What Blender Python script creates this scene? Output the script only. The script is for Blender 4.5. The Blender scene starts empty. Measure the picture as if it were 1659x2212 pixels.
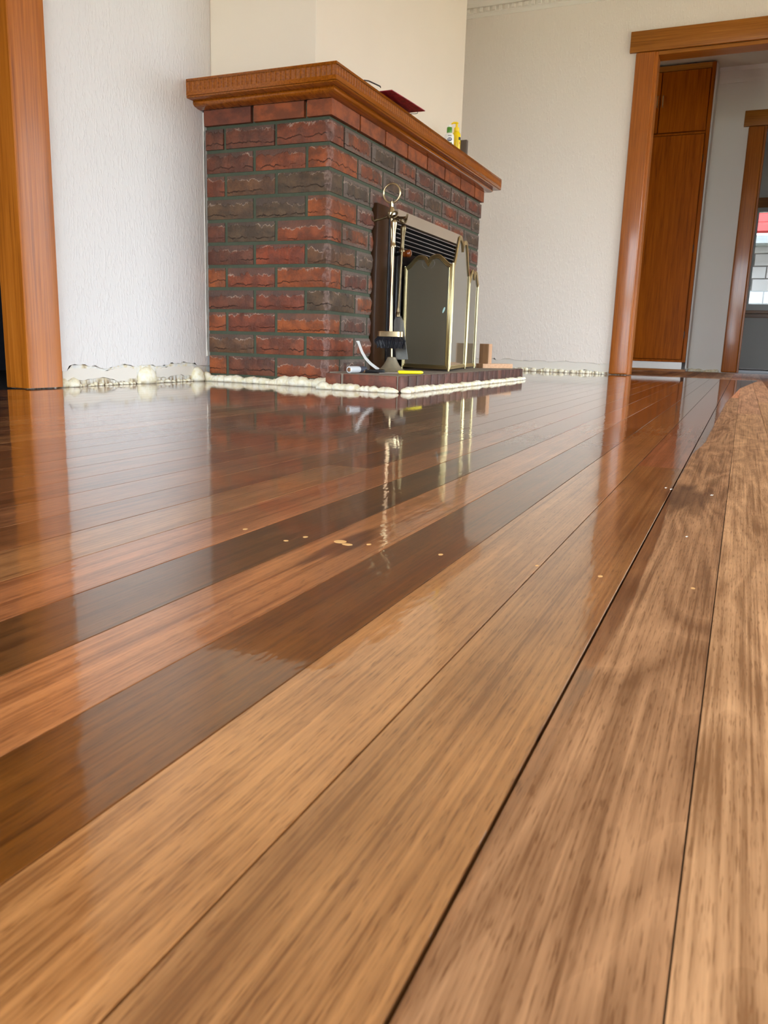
import bpy, bmesh, math, random
from mathutils import Vector, Matrix, noise
R = random.Random(7)
SC = bpy.context.scene
COL = SC.collection

# ------------------------------------------------------------------ camera
cam = bpy.data.cameras.new('camera')
cam.sensor_fit = 'VERTICAL'; cam.sensor_height = 36.0; cam.sensor_width = 27.0
cam.lens = 28.076; cam.clip_start = 0.02; cam.clip_end = 200
cam.dof.use_dof = True; cam.dof.focus_distance = 1.35
cam.dof.aperture_fstop = 28.076 / 1.0
camo = bpy.data.objects.new('camera', cam); COL.objects.link(camo)
rx = Vector((0.913922, 0.404782, 0.029956)); uy = Vector((-0.110406, 0.176897, 0.978017)); bz = Vector((0.390585, -0.897139, 0.20636))
camo.matrix_world = Matrix(((rx.x, uy.x, bz.x, 0), (rx.y, uy.y, bz.y, 0), (rx.z, uy.z, bz.z, 0.1725), (0, 0, 0, 1)))
SC.camera = camo

# ------------------------------------------------------------------ sky, exposure
wd = bpy.data.worlds.new('sky'); SC.world = wd; wd.use_nodes = True
bg = wd.node_tree.nodes['Background']
_nt = wd.node_tree                       # overcast sky: brightest overhead, dimmer at the horizon
_g = _nt.nodes.new('ShaderNodeNewGeometry'); _s = _nt.nodes.new('ShaderNodeSeparateXYZ'); _nt.links.new(_g.outputs['Incoming'], _s.inputs[0])
_m = _nt.nodes.new('ShaderNodeMapRange'); _nt.links.new(_s.outputs[2], _m.inputs[0])
for _i, _v in enumerate((0.0, -1.0, 0.45, 1.5)): _m.inputs[_i + 1].default_value = _v
_nt.links.new(_m.outputs[0], bg.inputs[1])
_k = _nt.nodes.new('ShaderNodeMath'); _k.operation = 'MULTIPLY'; _nt.links.new(_m.outputs[0], _k.inputs[0]); _k.inputs[1].default_value = 9.0; _nt.links.new(_k.outputs[0], bg.inputs[1])
bg.inputs[0].default_value = (0.835, 0.91, 1.0, 1)
SC.view_settings.view_transform = 'Standard'; SC.view_settings.look = 'None'
SC.view_settings.gamma = 1.0; SC.view_settings.use_curve_mapping = False
SC.view_settings.exposure = 1.43
SC.cycles.max_bounces = 10; SC.cycles.diffuse_bounces = 6; SC.cycles.glossy_bounces = 5
SC.cycles.transparent_max_bounces = 10; SC.cycles.caustics_reflective = True; SC.cycles.blur_glossy = 0.4; SC.cycles.caustics_refractive = False
SC.cycles.sample_clamp_indirect = 6.0

def portal(loc, rot, sx, sy):          # sampling aid at a real window opening (emits nothing itself)
    l = bpy.data.lights.new('window_portal', 'AREA'); l.shape = 'RECTANGLE'; l.size = sx; l.size_y = sy
    l.cycles.is_portal = True
    o = bpy.data.objects.new('window_portal', l); COL.objects.link(o); o.location = loc; o.rotation_euler = rot
H = math.pi / 2
XR, YR, ZC = 3.0, -2.3, 2.62            # right wall, rear wall, ceiling
WIN_R = (2.8, 5.88, 0.06, 2.05)          # window in the right wall: y0 y1 z0 z1
WIN_B = (-1.9, 2.8, 0.08, 1.92)         # window in the rear wall: x0 x1 z0 z1
for q in (WIN_R,): portal((XR + 0.14, (q[0] + q[1]) / 2, (q[2] + q[3]) / 2), (0, H, 0), q[3] - q[2], q[1] - q[0])
portal(((WIN_B[0] + WIN_B[1]) / 2, YR - 0.14, (WIN_B[2] + WIN_B[3]) / 2), (H, 0, 0), WIN_B[1] - WIN_B[0], WIN_B[3] - WIN_B[2])
portal((0.25, 11.12, 1.3), (-H, 0, 0), 1.4, 1.3)

# ------------------------------------------------------------------ helpers
def lin(c):
    def f(v):
        v /= 255.0
        return v / 12.92 if v <= 0.04045 else ((v + 0.055) / 1.055) ** 2.4
    return (f(c[0]), f(c[1]), f(c[2]), 1.0)

class NT:
    """small node-tree writer"""
    def __init__(s, name):
        s.m = bpy.data.materials.new(name); s.m.use_nodes = True
        s.t = s.m.node_tree; s.p = s.t.nodes['Principled BSDF']; s.out = s.t.nodes['Material Output']
    def n(s, typ, **kw):
        d = s.t.nodes.new(typ)
        for k, v in kw.items(): setattr(d, k, v)
        return d
    def l(s, a, b): s.t.links.new(a, b)
    def put(s, sock, v):
        if hasattr(v, 'is_linked') or isinstance(v, bpy.types.NodeSocket): s.l(v, sock)
        else: sock.default_value = v
    def math(s, op, a, b=None, c=None, clamp=False):
        d = s.n('ShaderNodeMath', operation=op); d.use_clamp = clamp
        s.put(d.inputs[0], a)
        if b is not None: s.put(d.inputs[1], b)
        if c is not None: s.put(d.inputs[2], c)
        return d.outputs[0]
    def pos(s):
        return s.n('ShaderNodeNewGeometry').outputs['Position']
    def scale(s, v, sc, off=None):
        d = s.n('ShaderNodeMapping'); s.l(v, d.inputs['Vector']); d.inputs['Scale'].default_value = sc
        if off is not None: s.put(d.inputs['Location'], off)
        return d.outputs[0]
    def noise(s, v, sc=1.0, det=2.0, rough=0.5, dist=0.0):
        d = s.n('ShaderNodeTexNoise'); s.l(v, d.inputs['Vector']); d.inputs['Scale'].default_value = sc
        d.inputs['Detail'].default_value = det; d.inputs['Roughness'].default_value = rough; d.inputs['Distortion'].default_value = dist
        return d.outputs[0]
    def ramp(s, f, stops, interp='LINEAR'):
        d = s.n('ShaderNodeValToRGB'); s.l(f, d.inputs[0]); cr = d.color_ramp; cr.interpolation = interp
        while len(cr.elements) < len(stops): cr.elements.new(0.5)
        for e, (p, c) in zip(cr.elements, stops):
            e.position = p; e.color = c if len(c) == 4 else (c[0], c[1], c[2], 1)
        return d.outputs[0]
    def sm(s, f, a, b, c=0.0, e=1.0):
        d = s.n('ShaderNodeMapRange', interpolation_type='SMOOTHSTEP'); s.l(f, d.inputs[0])
        for i, v in enumerate((a, b, c, e)): d.inputs[i + 1].default_value = v
        return d.outputs[0]
    def mix(s, f, a, b, mode='MIX'):
        d = s.n('ShaderNodeMix', data_type='RGBA', blend_type=mode)
        s.put(d.inputs[0], f); s.put(d.inputs[6], a); s.put(d.inputs[7], b)
        return d.outputs[2]
    def bump(s, h, strength, dist=0.001, nrm=None):
        d = s.n('ShaderNodeBump'); s.l(h, d.inputs['Height']); s.put(d.inputs['Strength'], strength)
        d.inputs['Distance'].default_value = dist
        if nrm is not None: s.l(nrm, d.inputs['Normal'])
        return d.outputs[0]
    def set(s, **kw):
        for k, v in kw.items(): s.put(s.p.inputs[k.replace('_', ' ')], v)
        return s.m

def plain(name, rgb, rough=0.5, metal=0.0, var=0.12, sc=40.0, bump=0.0, **kw):
    t = NT(name); c = lin(rgb)
    nz = t.noise(t.pos(), sc, 4)
    d = tuple(x * (1 - var) for x in c[:3]) + (1,); e = tuple(min(1, x * (1 + var)) for x in c[:3]) + (1,)
    t.set(Base_Color=t.mix(nz, d, e), Roughness=rough, Metallic=metal, **kw)
    if bump: t.set(Normal=t.bump(nz, bump, 0.002))
    return t.m

def link(name, me, parent=None):
    o = bpy.data.objects.new(name, me); COL.objects.link(o)
    if parent is not None: o.parent = parent
    return o
def root_loc(o):
    v = Vector((0, 0, 0))
    while o is not None: v = v + o.location; o = o.parent
    return v
def obj(name, bm, mat, parent=None, smooth=False, angle=None):
    """bm is in world coordinates"""
    bmesh.ops.recalc_face_normals(bm, faces=bm.faces[:])
    off = root_loc(parent) if parent is not None else None
    if off is not None and off.length > 0: bmesh.ops.translate(bm, verts=bm.verts, vec=-off)
    me = bpy.data.meshes.new(name); bm.to_mesh(me); bm.free()
    for m in (mat if isinstance(mat, (list, tuple)) else [mat]): me.materials.append(m)
    if smooth:
        me.polygons.foreach_set('use_smooth', [True] * len(me.polygons))
        if angle is not None: me.set_sharp_from_angle(angle=math.radians(angle))
    return link(name, me, parent)
def thing(name, label, cat, loc, group=None):
    o = bpy.data.objects.new(name, None); COL.objects.link(o); o.location = loc; o.empty_display_size = 0.05
    return tag(o, label, cat, group)
def tag(o, label, cat, group=None):
    o['label'] = label; o['category'] = cat
    if group: o['group'] = group
    return o
def base_at(o, loc):                     # move a one-mesh thing's origin to its base
    loc = Vector(loc); o.data.transform(Matrix.Translation(-loc)); o.location = loc; return o
def struct(o, label=None):
    o['kind'] = 'structure'
    if label: o['label'] = label
    return o
def BM(): return bmesh.new()
def box(bm, x0, x1, y0, y1, z0, z1, bev=0.0, seg=1, mi=0):
    vs = [bm.verts.new((x, y, z)) for x in (x0, x1) for y in (y0, y1) for z in (z0, z1)]
    fs = [bm.faces.new([vs[i] for i in q]) for q in ((0, 1, 3, 2), (4, 6, 7, 5), (0, 4, 5, 1), (2, 3, 7, 6), (0, 2, 6, 4), (1, 5, 7, 3))]
    for f in fs: f.material_index = mi
    if bev > 0:
        es = list({e for f in fs for e in f.edges})
        r = bmesh.ops.bevel(bm, geom=es, offset=bev, segments=seg, affect='EDGES', profile=0.5)
        for f in r['faces']: f.material_index = mi
    return vs
def prism(bm, pts, d):
    """closed outline pts (3D), extruded by vector d"""
    d = Vector(d); a = [bm.verts.new(p) for p in pts]; b = [bm.verts.new(Vector(p) + d) for p in pts]
    n = len(pts); fs = [bm.faces.new(a), bm.faces.new(list(reversed(b)))]
    for i in range(n): bm.faces.new((a[i], b[i], b[(i + 1) % n], a[(i + 1) % n]))
    if n > 4: bmesh.ops.triangulate(bm, faces=fs)
def tube(bm, pts, r, seg=10, caps=True, closed=False):
    pts = [Vector(p) for p in pts]; n = len(pts); rs = r if isinstance(r, (list, tuple)) else [r] * n
    rings = []; up = None
    for i, p in enumerate(pts):
        a = pts[(i - 1) % n] if (closed or i > 0) else p; b = pts[(i + 1) % n] if (closed or i < n - 1) else p
        t = (b - a).normalized()
        if up is None: up = t.orthogonal().normalized()
        up = (up - t * up.dot(t)).normalized(); s = t.cross(up)
        rings.append([bm.verts.new(p + (up * math.cos(k * 2 * math.pi / seg) + s * math.sin(k * 2 * math.pi / seg)) * rs[i]) for k in range(seg)])
    for i in range(n if closed else n - 1):
        A, B = rings[i], rings[(i + 1) % n]
        off = 0
        if closed and i == n - 1:
            off = min(range(seg), key=lambda q: sum((A[k].co - B[(k + q) % seg].co).length for k in range(seg)))
        for k in range(seg): bm.faces.new((A[k], A[(k + 1) % seg], B[(k + 1 + off) % seg], B[(k + off) % seg]))
    if caps and not closed:
        bm.faces.new(list(reversed(rings[0]))); bm.faces.new(rings[-1])
def lathe(bm, o, prof, seg=20, sx=1.0, sy=1.0, axis=None):
    """prof: (radius, height) along +z (or axis) from o"""
    o = Vector(o); q = Vector((0, 0, 1)).rotation_difference(Vector(axis).normalized()) if axis is not None else None
    rings = []
    for r, h in prof:
        ring = []
        for k in range(seg):
            a = 2 * math.pi * k / seg; v = Vector((max(r, 1e-5) * math.cos(a) * sx, max(r, 1e-5) * math.sin(a) * sy, h))
            ring.append(bm.verts.new(o + (q @ v if q else v)))
        rings.append(ring)
    for A, B in zip(rings, rings[1:]):
        for k in range(seg): bm.faces.new((A[k], A[(k + 1) % seg], B[(k + 1) % seg], B[k]))
    bm.faces.new(list(reversed(rings[0]))); bm.faces.new(rings[-1])
def fbm(v, s): return noise.noise(Vector(v) * s)

# ------------------------------------------------------------------ materials
def mat_wallpaper(name, rgb):
    t = NT(name); P = t.pos()
    a = t.noise(t.scale(P, (125, 125, 36)), 1.0, 2, 0.5, 0.5)
    b = t.noise(t.scale(P, (38, 38, 20)), 1.0, 2)
    h = t.math('MULTIPLY', t.sm(a, 0.46, 0.66), t.sm(b, 0.34, 0.54))
    c = lin(rgb); big = t.noise(P, 1.6, 3)
    t.set(Base_Color=t.mix(big, tuple(x * .96 for x in c[:3]) + (1,), c), Roughness=0.5, Normal=t.bump(h, 0.38, 0.003))
    t.p.inputs['Specular IOR Level'].default_value = 0.35
    return t.m
M = {}
M['wallpaper'] = mat_wallpaper('white_embossed_wallpaper', (233, 230, 228))
M['wallpaper_back'] = mat_wallpaper('cream_embossed_wallpaper', (240, 231, 221))
M['paint'] = plain('white_wall_paint', (232, 226, 215), 0.6, var=0.03, sc=3)
M['hallpaint'] = plain('hall_wall_paint', (232, 228, 222), 0.6, var=0.03, sc=3)
M['breast'] = plain('cream_breast_paint', (232, 219, 200), 0.6, var=0.03, sc=3)
M['ceil'] = plain('ceiling_paint', (236, 231, 222), 0.7, var=0.02, sc=3)
def mat_plaster():
    t = NT('bare_skirting_line_plaster'); P = t.pos()
    a = t.noise(P, 26, 5, 0.6); b = t.noise(t.scale(P, (60, 60, 12)), 1, 4, 0.65)
    c = t.ramp(a, [(0.3, lin((214, 214, 212))), (0.5, lin((232, 230, 222))), (0.62, lin((226, 214, 184))), (0.75, lin((165, 146, 116)))])
    z = t.n('ShaderNodeSeparateXYZ'); t.l(P, z.inputs[0])
    low = t.math('MULTIPLY', t.sm(z.outputs[2], 0.035, 0.008), t.sm(b, 0.42, 0.6))
    t.set(Base_Color=t.mix(low, c, lin((150, 128, 96))), Roughness=0.8, Normal=t.bump(b, 0.6, 0.004))
    return t.m
M['plaster'] = mat_plaster()
def mat_wood(name, lo, mid, hi, axis, rough=0.36, coat=0.06, fine=1.0):
    """varnished timber, grain along axis 0/1/2 of world space"""
    t = NT(name); P = t.pos(); rnd = t.n('ShaderNodeObjectInfo').outputs['Random']
    off = t.math('MULTIPLY', rnd, 37.0)
    s1 = [130 * fine] * 3; s1[axis] = 2.2; s2 = [420 * fine] * 3; s2[axis] = 9
    a = t.noise(t.scale(P, s1, off), 1.0, 4, 0.6, 0.4); b = t.noise(t.scale(P, s2, off), 1.0, 3, 0.6)
    v = t.math('ADD', t.math('MULTIPLY', a, 0.75), t.math('MULTIPLY', b, 0.25))
    c = t.ramp(v, [(0.32, lin(lo)), (0.5, lin(mid)), (0.68, lin(hi))])
    t.set(Base_Color=c, Roughness=rough, Normal=t.bump(b, 0.08, 0.001))
    t.p.inputs['Coat Weight'].default_value = coat; t.p.inputs['Coat Roughness'].default_value = 0.12; t.p.inputs['Specular IOR Level'].default_value = 0.3
    return t.m
TR = ((138, 72, 14), (172, 96, 24), (190, 112, 38))
M['trim_z'] = mat_wood('varnished_trim_upright', *TR, axis=2)
M['trim_gloss'] = mat_wood('glossy_trim_upright', (132, 68, 16), (164, 90, 24), (182, 106, 36), axis=2, rough=0.3, coat=0.55)
M['trim_x'] = mat_wood('varnished_trim_across', (124, 72, 16), (158, 96, 28), (178, 114, 42), axis=0)
M['trim_y'] = mat_wood('varnished_trim_depth', *TR, axis=1)
MT = ((112, 56, 6), (146, 78, 10), (166, 94, 20))
M['mantel_x'] = mat_wood('mantel_timber', *MT, axis=1, rough=0.26, coat=0.5)
M['cup'] = mat_wood('cupboard_veneer', (122, 57, 0), (152, 75, 2), (170, 90, 8), axis=2, rough=0.42, coat=0.0, fine=0.4); M['cup'].node_tree.nodes['Principled BSDF'].inputs['Specular IOR Level'].default_value = 0.08
M['offcut_dark'] = mat_wood('dark_offcut', (110, 78, 52), (140, 102, 70), (160, 122, 86), axis=2, rough=0.7, coat=0)  # darker tone, used on one face of each offcut
M['offcut'] = mat_wood('pale_offcut', (184, 140, 108), (206, 162, 126), (218, 178, 142), axis=1, rough=0.7, coat=0)
M['offcut_z'] = mat_wood('pale_offcut_upright', (180, 136, 104), (202, 158, 122), (216, 176, 140), axis=2, rough=0.7, coat=0)

def mat_floor():
    t = NT('floor_board'); P = t.pos()
    oi = t.n('ShaderNodeObjectInfo'); base = oi.outputs['Color']; rnd = oi.outputs['Random']; fig = oi.outputs['Alpha']
    off = t.n('ShaderNodeCombineXYZ')
    t.l(t.math('MULTIPLY', rnd, 91.0), off.inputs[0]); t.l(t.math('MULTIPLY', rnd, 53.0), off.inputs[1])
    off = off.outputs[0]
    pore = t.noise(t.scale(P, (1250, 60, 1), off), 1.0, 2, 0.55)
    fibre = t.noise(t.scale(P, (420, 4.2, 1), off), 1.0, 5, 0.66, 0.25)
    broad = t.noise(t.scale(P, (48, 3.2, 1), off), 1.0, 3, 0.55, 0.8)
    patch = t.noise(t.scale(P, (26, 11, 1), off), 1.0, 4, 0.6)
    cont = t.noise(t.scale(P, (15, 2.4, 1), off), 1.0, 2, 0.45, 0.35)
    rings = t.math('FRACT', t.math('MULTIPLY', cont, 10.0))
    rings = t.math('SUBTRACT', t.math('ABSOLUTE', t.math('SUBTRACT', rings, 0.42)), 0.22)
    rings = t.math('MULTIPLY', t.math('MULTIPLY', rings, 1.0), fig)
    v = t.math('ADD', t.math('MULTIPLY', t.math('SUBTRACT', fibre, 0.5), 1.9), t.math('MULTIPLY', t.math('SUBTRACT', broad, 0.5), 1.4))
    v = t.math('ADD', v, t.math('MULTIPLY', t.math('SUBTRACT', patch, 0.5), 0.9))
    streak = t.noise(t.scale(P, (150, 1.1, 1), off), 1.0, 3, 0.6, 0.3)
    v = t.math('SUBTRACT', v, t.math('MULTIPLY', t.sm(streak, 0.54, 0.70), 0.38))
    v = t.math('ADD', v, rings)
    v = t.math('SUBTRACT', v, t.math('MULTIPLY', t.sm(pore, 0.55, 0.68), 0.5))
    f = t.math('ADD', v, 0.5, clamp=True)
    dark = t.mix(1.0, base, (0.50, 0.42, 0.34, 1), 'MULTIPLY'); light = t.mix(1.0, base, (1.36, 1.40, 1.46, 1), 'MULTIPLY')
    col = t.mix(f, dark, light)
    # knots of the timber itself
    sep = t.n('ShaderNodeSeparateXYZ'); t.l(P, sep.inputs[0]); X, Y = sep.outputs[0], sep.outputs[1]
    for kx, ky, rx_, ry_ in ((-0.300, 0.612, 0.017, 0.075), (-0.046, 1.03, 0.03, 0.10), (-0.43, 1.22, 0.01, 0.05)):
        dx = t.math('DIVIDE', t.math('SUBTRACT', X, kx), rx_); dy = t.math('DIVIDE', t.math('SUBTRACT', Y, ky), ry_)
        q = t.math('ADD', t.math('POWER', dx, 2.0), t.math('POWER', dy, 2.0))
        q = t.math('ADD', q, t.math('MULTIPLY', t.math('SUBTRACT', broad, 0.5), 2.2))
        col = t.mix(t.math('MULTIPLY', t.sm(q, 1.3, 0.2), 0.75), col, lin((70, 36, 14)))
    # lacquer: wet to the left of an uneven edge, bare timber to its right
    edge = t.n('ShaderNodeFloatCurve'); cu = edge.mapping.curves[0]
    pts = [(0.0, -0.0640), (0.30, -0.0605), (0.385, -0.0564), (0.56, -0.0527), (0.82, -0.0560), (1.07, -0.0644), (1.48, -0.0644), (1.68, -0.0518), (3.16, -0.0417), (4.6, 0.0), (6.0, 0.10)]
    def ex(x): return (x + 0.1) / 0.25
    cu.points[0].location = (0, ex(pts[0][1])); cu.points[1].location = (1, ex(pts[-1][1]))
    for y, x in pts[1:-1]: cu.points.new(y / 6.0, ex(x))
    for p in cu.points: p.handle_type = 'VECTOR'
    edge.mapping.update()
    t.l(t.math('DIVIDE', Y, 6.0, clamp=True), edge.inputs['Value'])
    ew = t.math('SUBTRACT', t.math('MULTIPLY', edge.outputs[0], 0.25), 0.1)
    jag = t.noise(t.scale(P, (260, 30, 1)), 1.0, 3, 0.6)
    d = t.math('ADD', t.math('SUBTRACT', X, ew), t.math('MULTIPLY', t.math('SUBTRACT', jag, 0.5), 0.006))
    wet = t.sm(d, 0.0012, -0.0012)
    wet = t.math('MULTIPLY', wet, t.sm(Y, 6.3, 5.9))
    drycol = t.mix(1.0, col, (1.30, 1.50, 1.75, 1), 'MULTIPLY')      # bare timber is paler than oiled
    col = t.mix(wet, drycol, col)
    nb = t.bump(fibre, 0.10, 0.0012); nb2 = t.bump(pore, t.math('SUBTRACT', 0.55, t.math('MULTIPLY', wet, 0.45)), 0.0007, nb)
    rip = t.noise(t.scale(P, (120, 40, 1), off), 1.0, 2, 0.5)
    swell = t.noise(t.scale(P, (14, 4, 1)), 1.0, 1)
    nc = t.bump(fibre, 0.2, 0.00006, t.bump(rip, 0.45, 0.00026, t.bump(swell, 0.3, 0.0006)))
    t.set(Base_Color=col, Roughness=t.math('SUBTRACT', 0.62, t.math('MULTIPLY', wet, 0.34)), Normal=nb2)
    t.set(Specular_IOR_Level=t.math('ADD', 0.3, t.math('MULTIPLY', wet, 0.3)))
    t.set(Coat_Weight=wet, Coat_Roughness=0.012, Coat_Normal=nc)
    t.p.inputs['Coat IOR'].default_value = 1.5
    return t.m
M['floor'] = mat_floor()
M['subfloor'] = plain('dark_gap_under_boards', (38, 24, 16), 0.9)

def mat_brick(name, rock=True, margin=False):
    t = NT(name); P = t.pos(); oi = t.n('ShaderNodeObjectInfo'); base = oi.outputs['Color']; rnd = oi.outputs['Random']; soot = oi.outputs['Alpha']
    tc = t.n('ShaderNodeTexCoord'); sep = t.n('ShaderNodeSeparateXYZ'); t.l(tc.outputs['Generated'], sep.inputs[0]); V = sep.outputs[2]
    off = t.math('MULTIPLY', rnd, 61.0)
    n1 = t.noise(t.scale(P, (16, 16, 22), off), 1.0, 4, 0.6); n2 = t.noise(t.scale(P, (60, 60, 60), off), 1.0, 5, 0.65)
    n3 = t.noise(t.scale(P, (26, 26, 9), off), 1.0, 3, 0.6); n4 = t.noise(t.scale(P, (34, 34, 14), t.math('MULTIPLY', rnd, 17.0)), 1.0, 4, 0.65)
    col = t.mix(t.sm(n1, 0.35, 0.65), t.mix(1.0, base, (0.64, 0.58, 0.54, 1), 'MULTIPLY'), t.mix(1.0, base, (1.25, 1.15, 1.0, 1), 'MULTIPLY'))
    col = t.mix(t.math('MULTIPLY', t.sm(n3, 0.46, 0.66), soot), col, lin((66, 55, 42)))
    sp = t.n('ShaderNodeSeparateXYZ'); t.l(P, sp.inputs[0])
    cd = t.math('MAXIMUM', t.math('SUBTRACT', -1.473, sp.outputs[0]), t.math('SUBTRACT', sp.outputs[1], 2.782))      # chipped arris of the fireplace corner
    cd = t.math('ADD', cd, t.math('MULTIPLY', t.math('SUBTRACT', n4, 0.5), 0.07))
    h = n2
    if rock:
        ln = t.math('SUBTRACT', V, t.math('ADD', t.math('ADD', 0.62, t.math('MULTIPLY', rnd, 0.30)), t.math('MULTIPLY', t.math('SUBTRACT', n4, 0.5), 0.85)))   # chipped margin line
        above = t.sm(ln, 0.0, 0.03)
        col = t.mix(t.math('MULTIPLY', above, 0.62), col, lin((84, 70, 62)))
        if margin:
            U = sep.outputs[1]; eu = t.math('MULTIPLY', t.math('MINIMUM', U, t.math('SUBTRACT', 1.0, U)), 0.23)
            ev = t.math('MULTIPLY', t.math('MINIMUM', V, t.math('SUBTRACT', 1.0, V)), 0.13)
            ed = t.math('SUBTRACT', t.math('MINIMUM', eu, ev), t.math('ADD', -0.006, t.math('MULTIPLY', n4, 0.050)))
            col = t.mix(t.math('MULTIPLY', t.sm(ed, 0.003, -0.001), 0.72), col, t.mix(n2, lin((74, 64, 56)), lin((128, 110, 98))))
            col = t.mix(t.math('MULTIPLY', t.math('MULTIPLY', t.sm(t.math('ABSOLUTE', ed), 0.0022, 0.0004), t.sm(n1, 0.45, 0.6)), 0.25), col, lin((184, 162, 148)))
        rim = t.sm(t.math('ABSOLUTE', ln), 0.040, 0.006)
        col = t.mix(t.math('MULTIPLY', t.math('MULTIPLY', rim, t.sm(n1, 0.42, 0.58)), 0.6), col, lin((196, 172, 154)))  # pale chip ridges: the light they catch is put into the colour
        lk = t.math('SUBTRACT', V, t.math('ADD', t.math('ADD', 0.10, t.math('MULTIPLY', rnd, 0.2)), t.math('MULTIPLY', t.math('SUBTRACT', n3, 0.5), 0.5)))
        col = t.mix(t.math('MULTIPLY', t.sm(cd, 0.018, 0.010), 0.32), col, t.mix(t.sm(n2, 0.4, 0.6), lin((104, 80, 74)), lin((178, 150, 142))))
        crack = t.math('MULTIPLY', t.sm(t.math('ABSOLUTE', lk), 0.035, 0.008), t.sm(n1, 0.40, 0.55))
        col = t.mix(t.math('MULTIPLY', crack, 0.8), col, lin((40, 20, 16)))
        h = t.math('ADD', t.math('ADD', n2, t.math('MULTIPLY', above, -0.7)), t.math('ADD', t.math('MULTIPLY', crack, -0.9), t.math('MULTIPLY', n4, 1.2)))
    t.set(Base_Color=col, Roughness=0.62, Normal=t.bump(h, 0.75 if rock else 0.25, 0.005))
    return t.m
M['brick'] = mat_brick('rock_faced_red_brick'); M['smooth_brick'] = mat_brick('smooth_red_brick', False); M['front_brick'] = mat_brick('chipped_front_brick', True, True)
M['mortar'] = plain('green_grey_mortar', (70, 77, 60), 0.85, var=0.25, sc=60, bump=0.4)
M['slab'] = plain('grey_hearth_mortar_top', (134, 122, 108), 0.85, var=0.2, sc=50, bump=0.3)
def mat_foam():
    t = NT('cream_expanding_foam'); P = t.pos(); a = t.noise(P, 45, 4, 0.6); b = t.noise(P, 300, 3)
    t.set(Base_Color=t.ramp(a, [(0.35, lin((226, 214, 176))), (0.55, lin((242, 236, 214))), (0.7, lin((246, 242, 228)))]), Roughness=0.6, Normal=t.bump(b, 0.3, 0.001))
    t.p.inputs['Subsurface Weight'].default_value = 0.1; t.p.inputs['Subsurface Radius'].default_value = (0.01, 0.008, 0.005)
    return t.m
M['foam'] = mat_foam()
M['brass'] = plain('aged_brass', (198, 180, 142), 0.28, 1.0, 0.18, 60)
M['polished_brass'] = plain('polished_brass', (224, 208, 160), 0.36, 1.0, 0.08, 60)
M['bronze'] = plain('dark_antique_brass', (120, 106, 80), 0.38, 1.0, 0.25, 80)
M['copper_rod'] = plain('copper_toned_rod', (206, 168, 132), 0.3, 1.0, 0.15, 60)
M['basecast'] = plain('dusty_cast_base', (140, 128, 106), 0.55, 0.3, 0.25, 60, bump=0.2)
M['steel'] = plain('worn_shovel_steel', (120, 120, 116), 0.35, 0.7, 0.2, 60)
M['bright_steel'] = plain('bright_steel', (206, 206, 204), 0.2, 1.0, 0.1, 60)
M['bristle'] = plain('black_brush_bristles', (24, 25, 32), 0.35, 0.0, 0.4, 200)
M['heater_brown'] = plain('brown_enamel', (56, 34, 18), 0.35, 0.0, 0.12, 20, Specular_IOR_Level=0.12)
M['heater_dark'] = plain('charcoal_enamel', (40, 36, 38), 0.28, 0.0, 0.12, 20, Specular_IOR_Level=0.3)
M['heater_black'] = plain('black_cavity', (14, 12, 11), 0.7, Specular_IOR_Level=0.1)
M['heater_grey'] = plain('warm_grey_enamel', (166, 148, 128), 0.35, 0.0, 0.06, 12)
M['slat'] = plain('grey_slat_enamel', (150, 140, 134), 0.3, 0.2, 0.08, 12)
M['knobwood'] = mat_wood('turned_wooden_knob', (92, 40, 10), (124, 58, 16), (146, 76, 24), axis=2, rough=0.2, coat=0.8)
def mat_glass(name, tint, tr, rough=0.03, base=(70, 62, 48)):
    t = NT(name); t.set(Base_Color=lin(base), Roughness=rough); t.p.inputs['Specular IOR Level'].default_value = 0.3
    tb = t.n('ShaderNodeBsdfTransparent'); tb.inputs[0].default_value = tint
    mx = t.n('ShaderNodeMixShader'); mx.inputs[0].default_value = tr
    t.l(t.p.outputs[0], mx.inputs[1]); t.l(tb.outputs[0], mx.inputs[2]); t.l(mx.outputs[0], t.out.inputs[0]); return t.m
M['smoke'] = mat_glass('smoky_screen_glass', (0.75, 0.7, 0.6, 1), 0.14, 0.05, (114, 105, 88))
def mat_pane():
    t = NT('window_pane_glass'); t.t.nodes.remove(t.p)
    fr = t.n('ShaderNodeFresnel'); fr.inputs[0].default_value = 1.45
    g = t.n('ShaderNodeBsdfGlossy'); g.inputs['Roughness'].default_value = 0.0
    b = t.n('ShaderNodeBsdfTransparent'); b.inputs[0].default_value = (0.95, 0.97, 0.97, 1)
    mx = t.n('ShaderNodeMixShader'); t.l(fr.outputs[0], mx.inputs[0]); t.l(b.outputs[0], mx.inputs[1]); t.l(g.outputs[0], mx.inputs[2]); t.l(mx.outputs[0], t.out.inputs[0]); return t.m
M['pane'] = mat_pane()
M['upvc'] = plain('white_window_frame', (214, 210, 206), 0.35, var=0.02)
M['white_plastic'] = plain('white_plastic', (236, 236, 232), 0.3, var=0.03)
M['pale_grip'] = plain('pale_grey_grip', (205, 208, 212), 0.4, var=0.04)
M['dark_grip'] = plain('dark_slate_grip', (62, 64, 76), 0.5, var=0.06)
M['green'] = plain('green_cap_plastic', (78, 140, 34), 0.35, var=0.04)
M['yellow'] = plain('yellow_plastic', (242, 206, 8), 0.35, var=0.04)
M['bright_yellow'] = plain('bright_yellow_handle', (250, 232, 20), 0.35, var=0.03)
M['navy'] = plain('navy_print', (14, 42, 92), 0.4, var=0.03)
M['blackprint'] = plain('black_print', (22, 16, 14), 0.4)
M['greyprint'] = plain('grey_print', (120, 120, 118), 0.5)
M['redprint'] = plain('orange_red_print', (206, 92, 40), 0.5)
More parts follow.
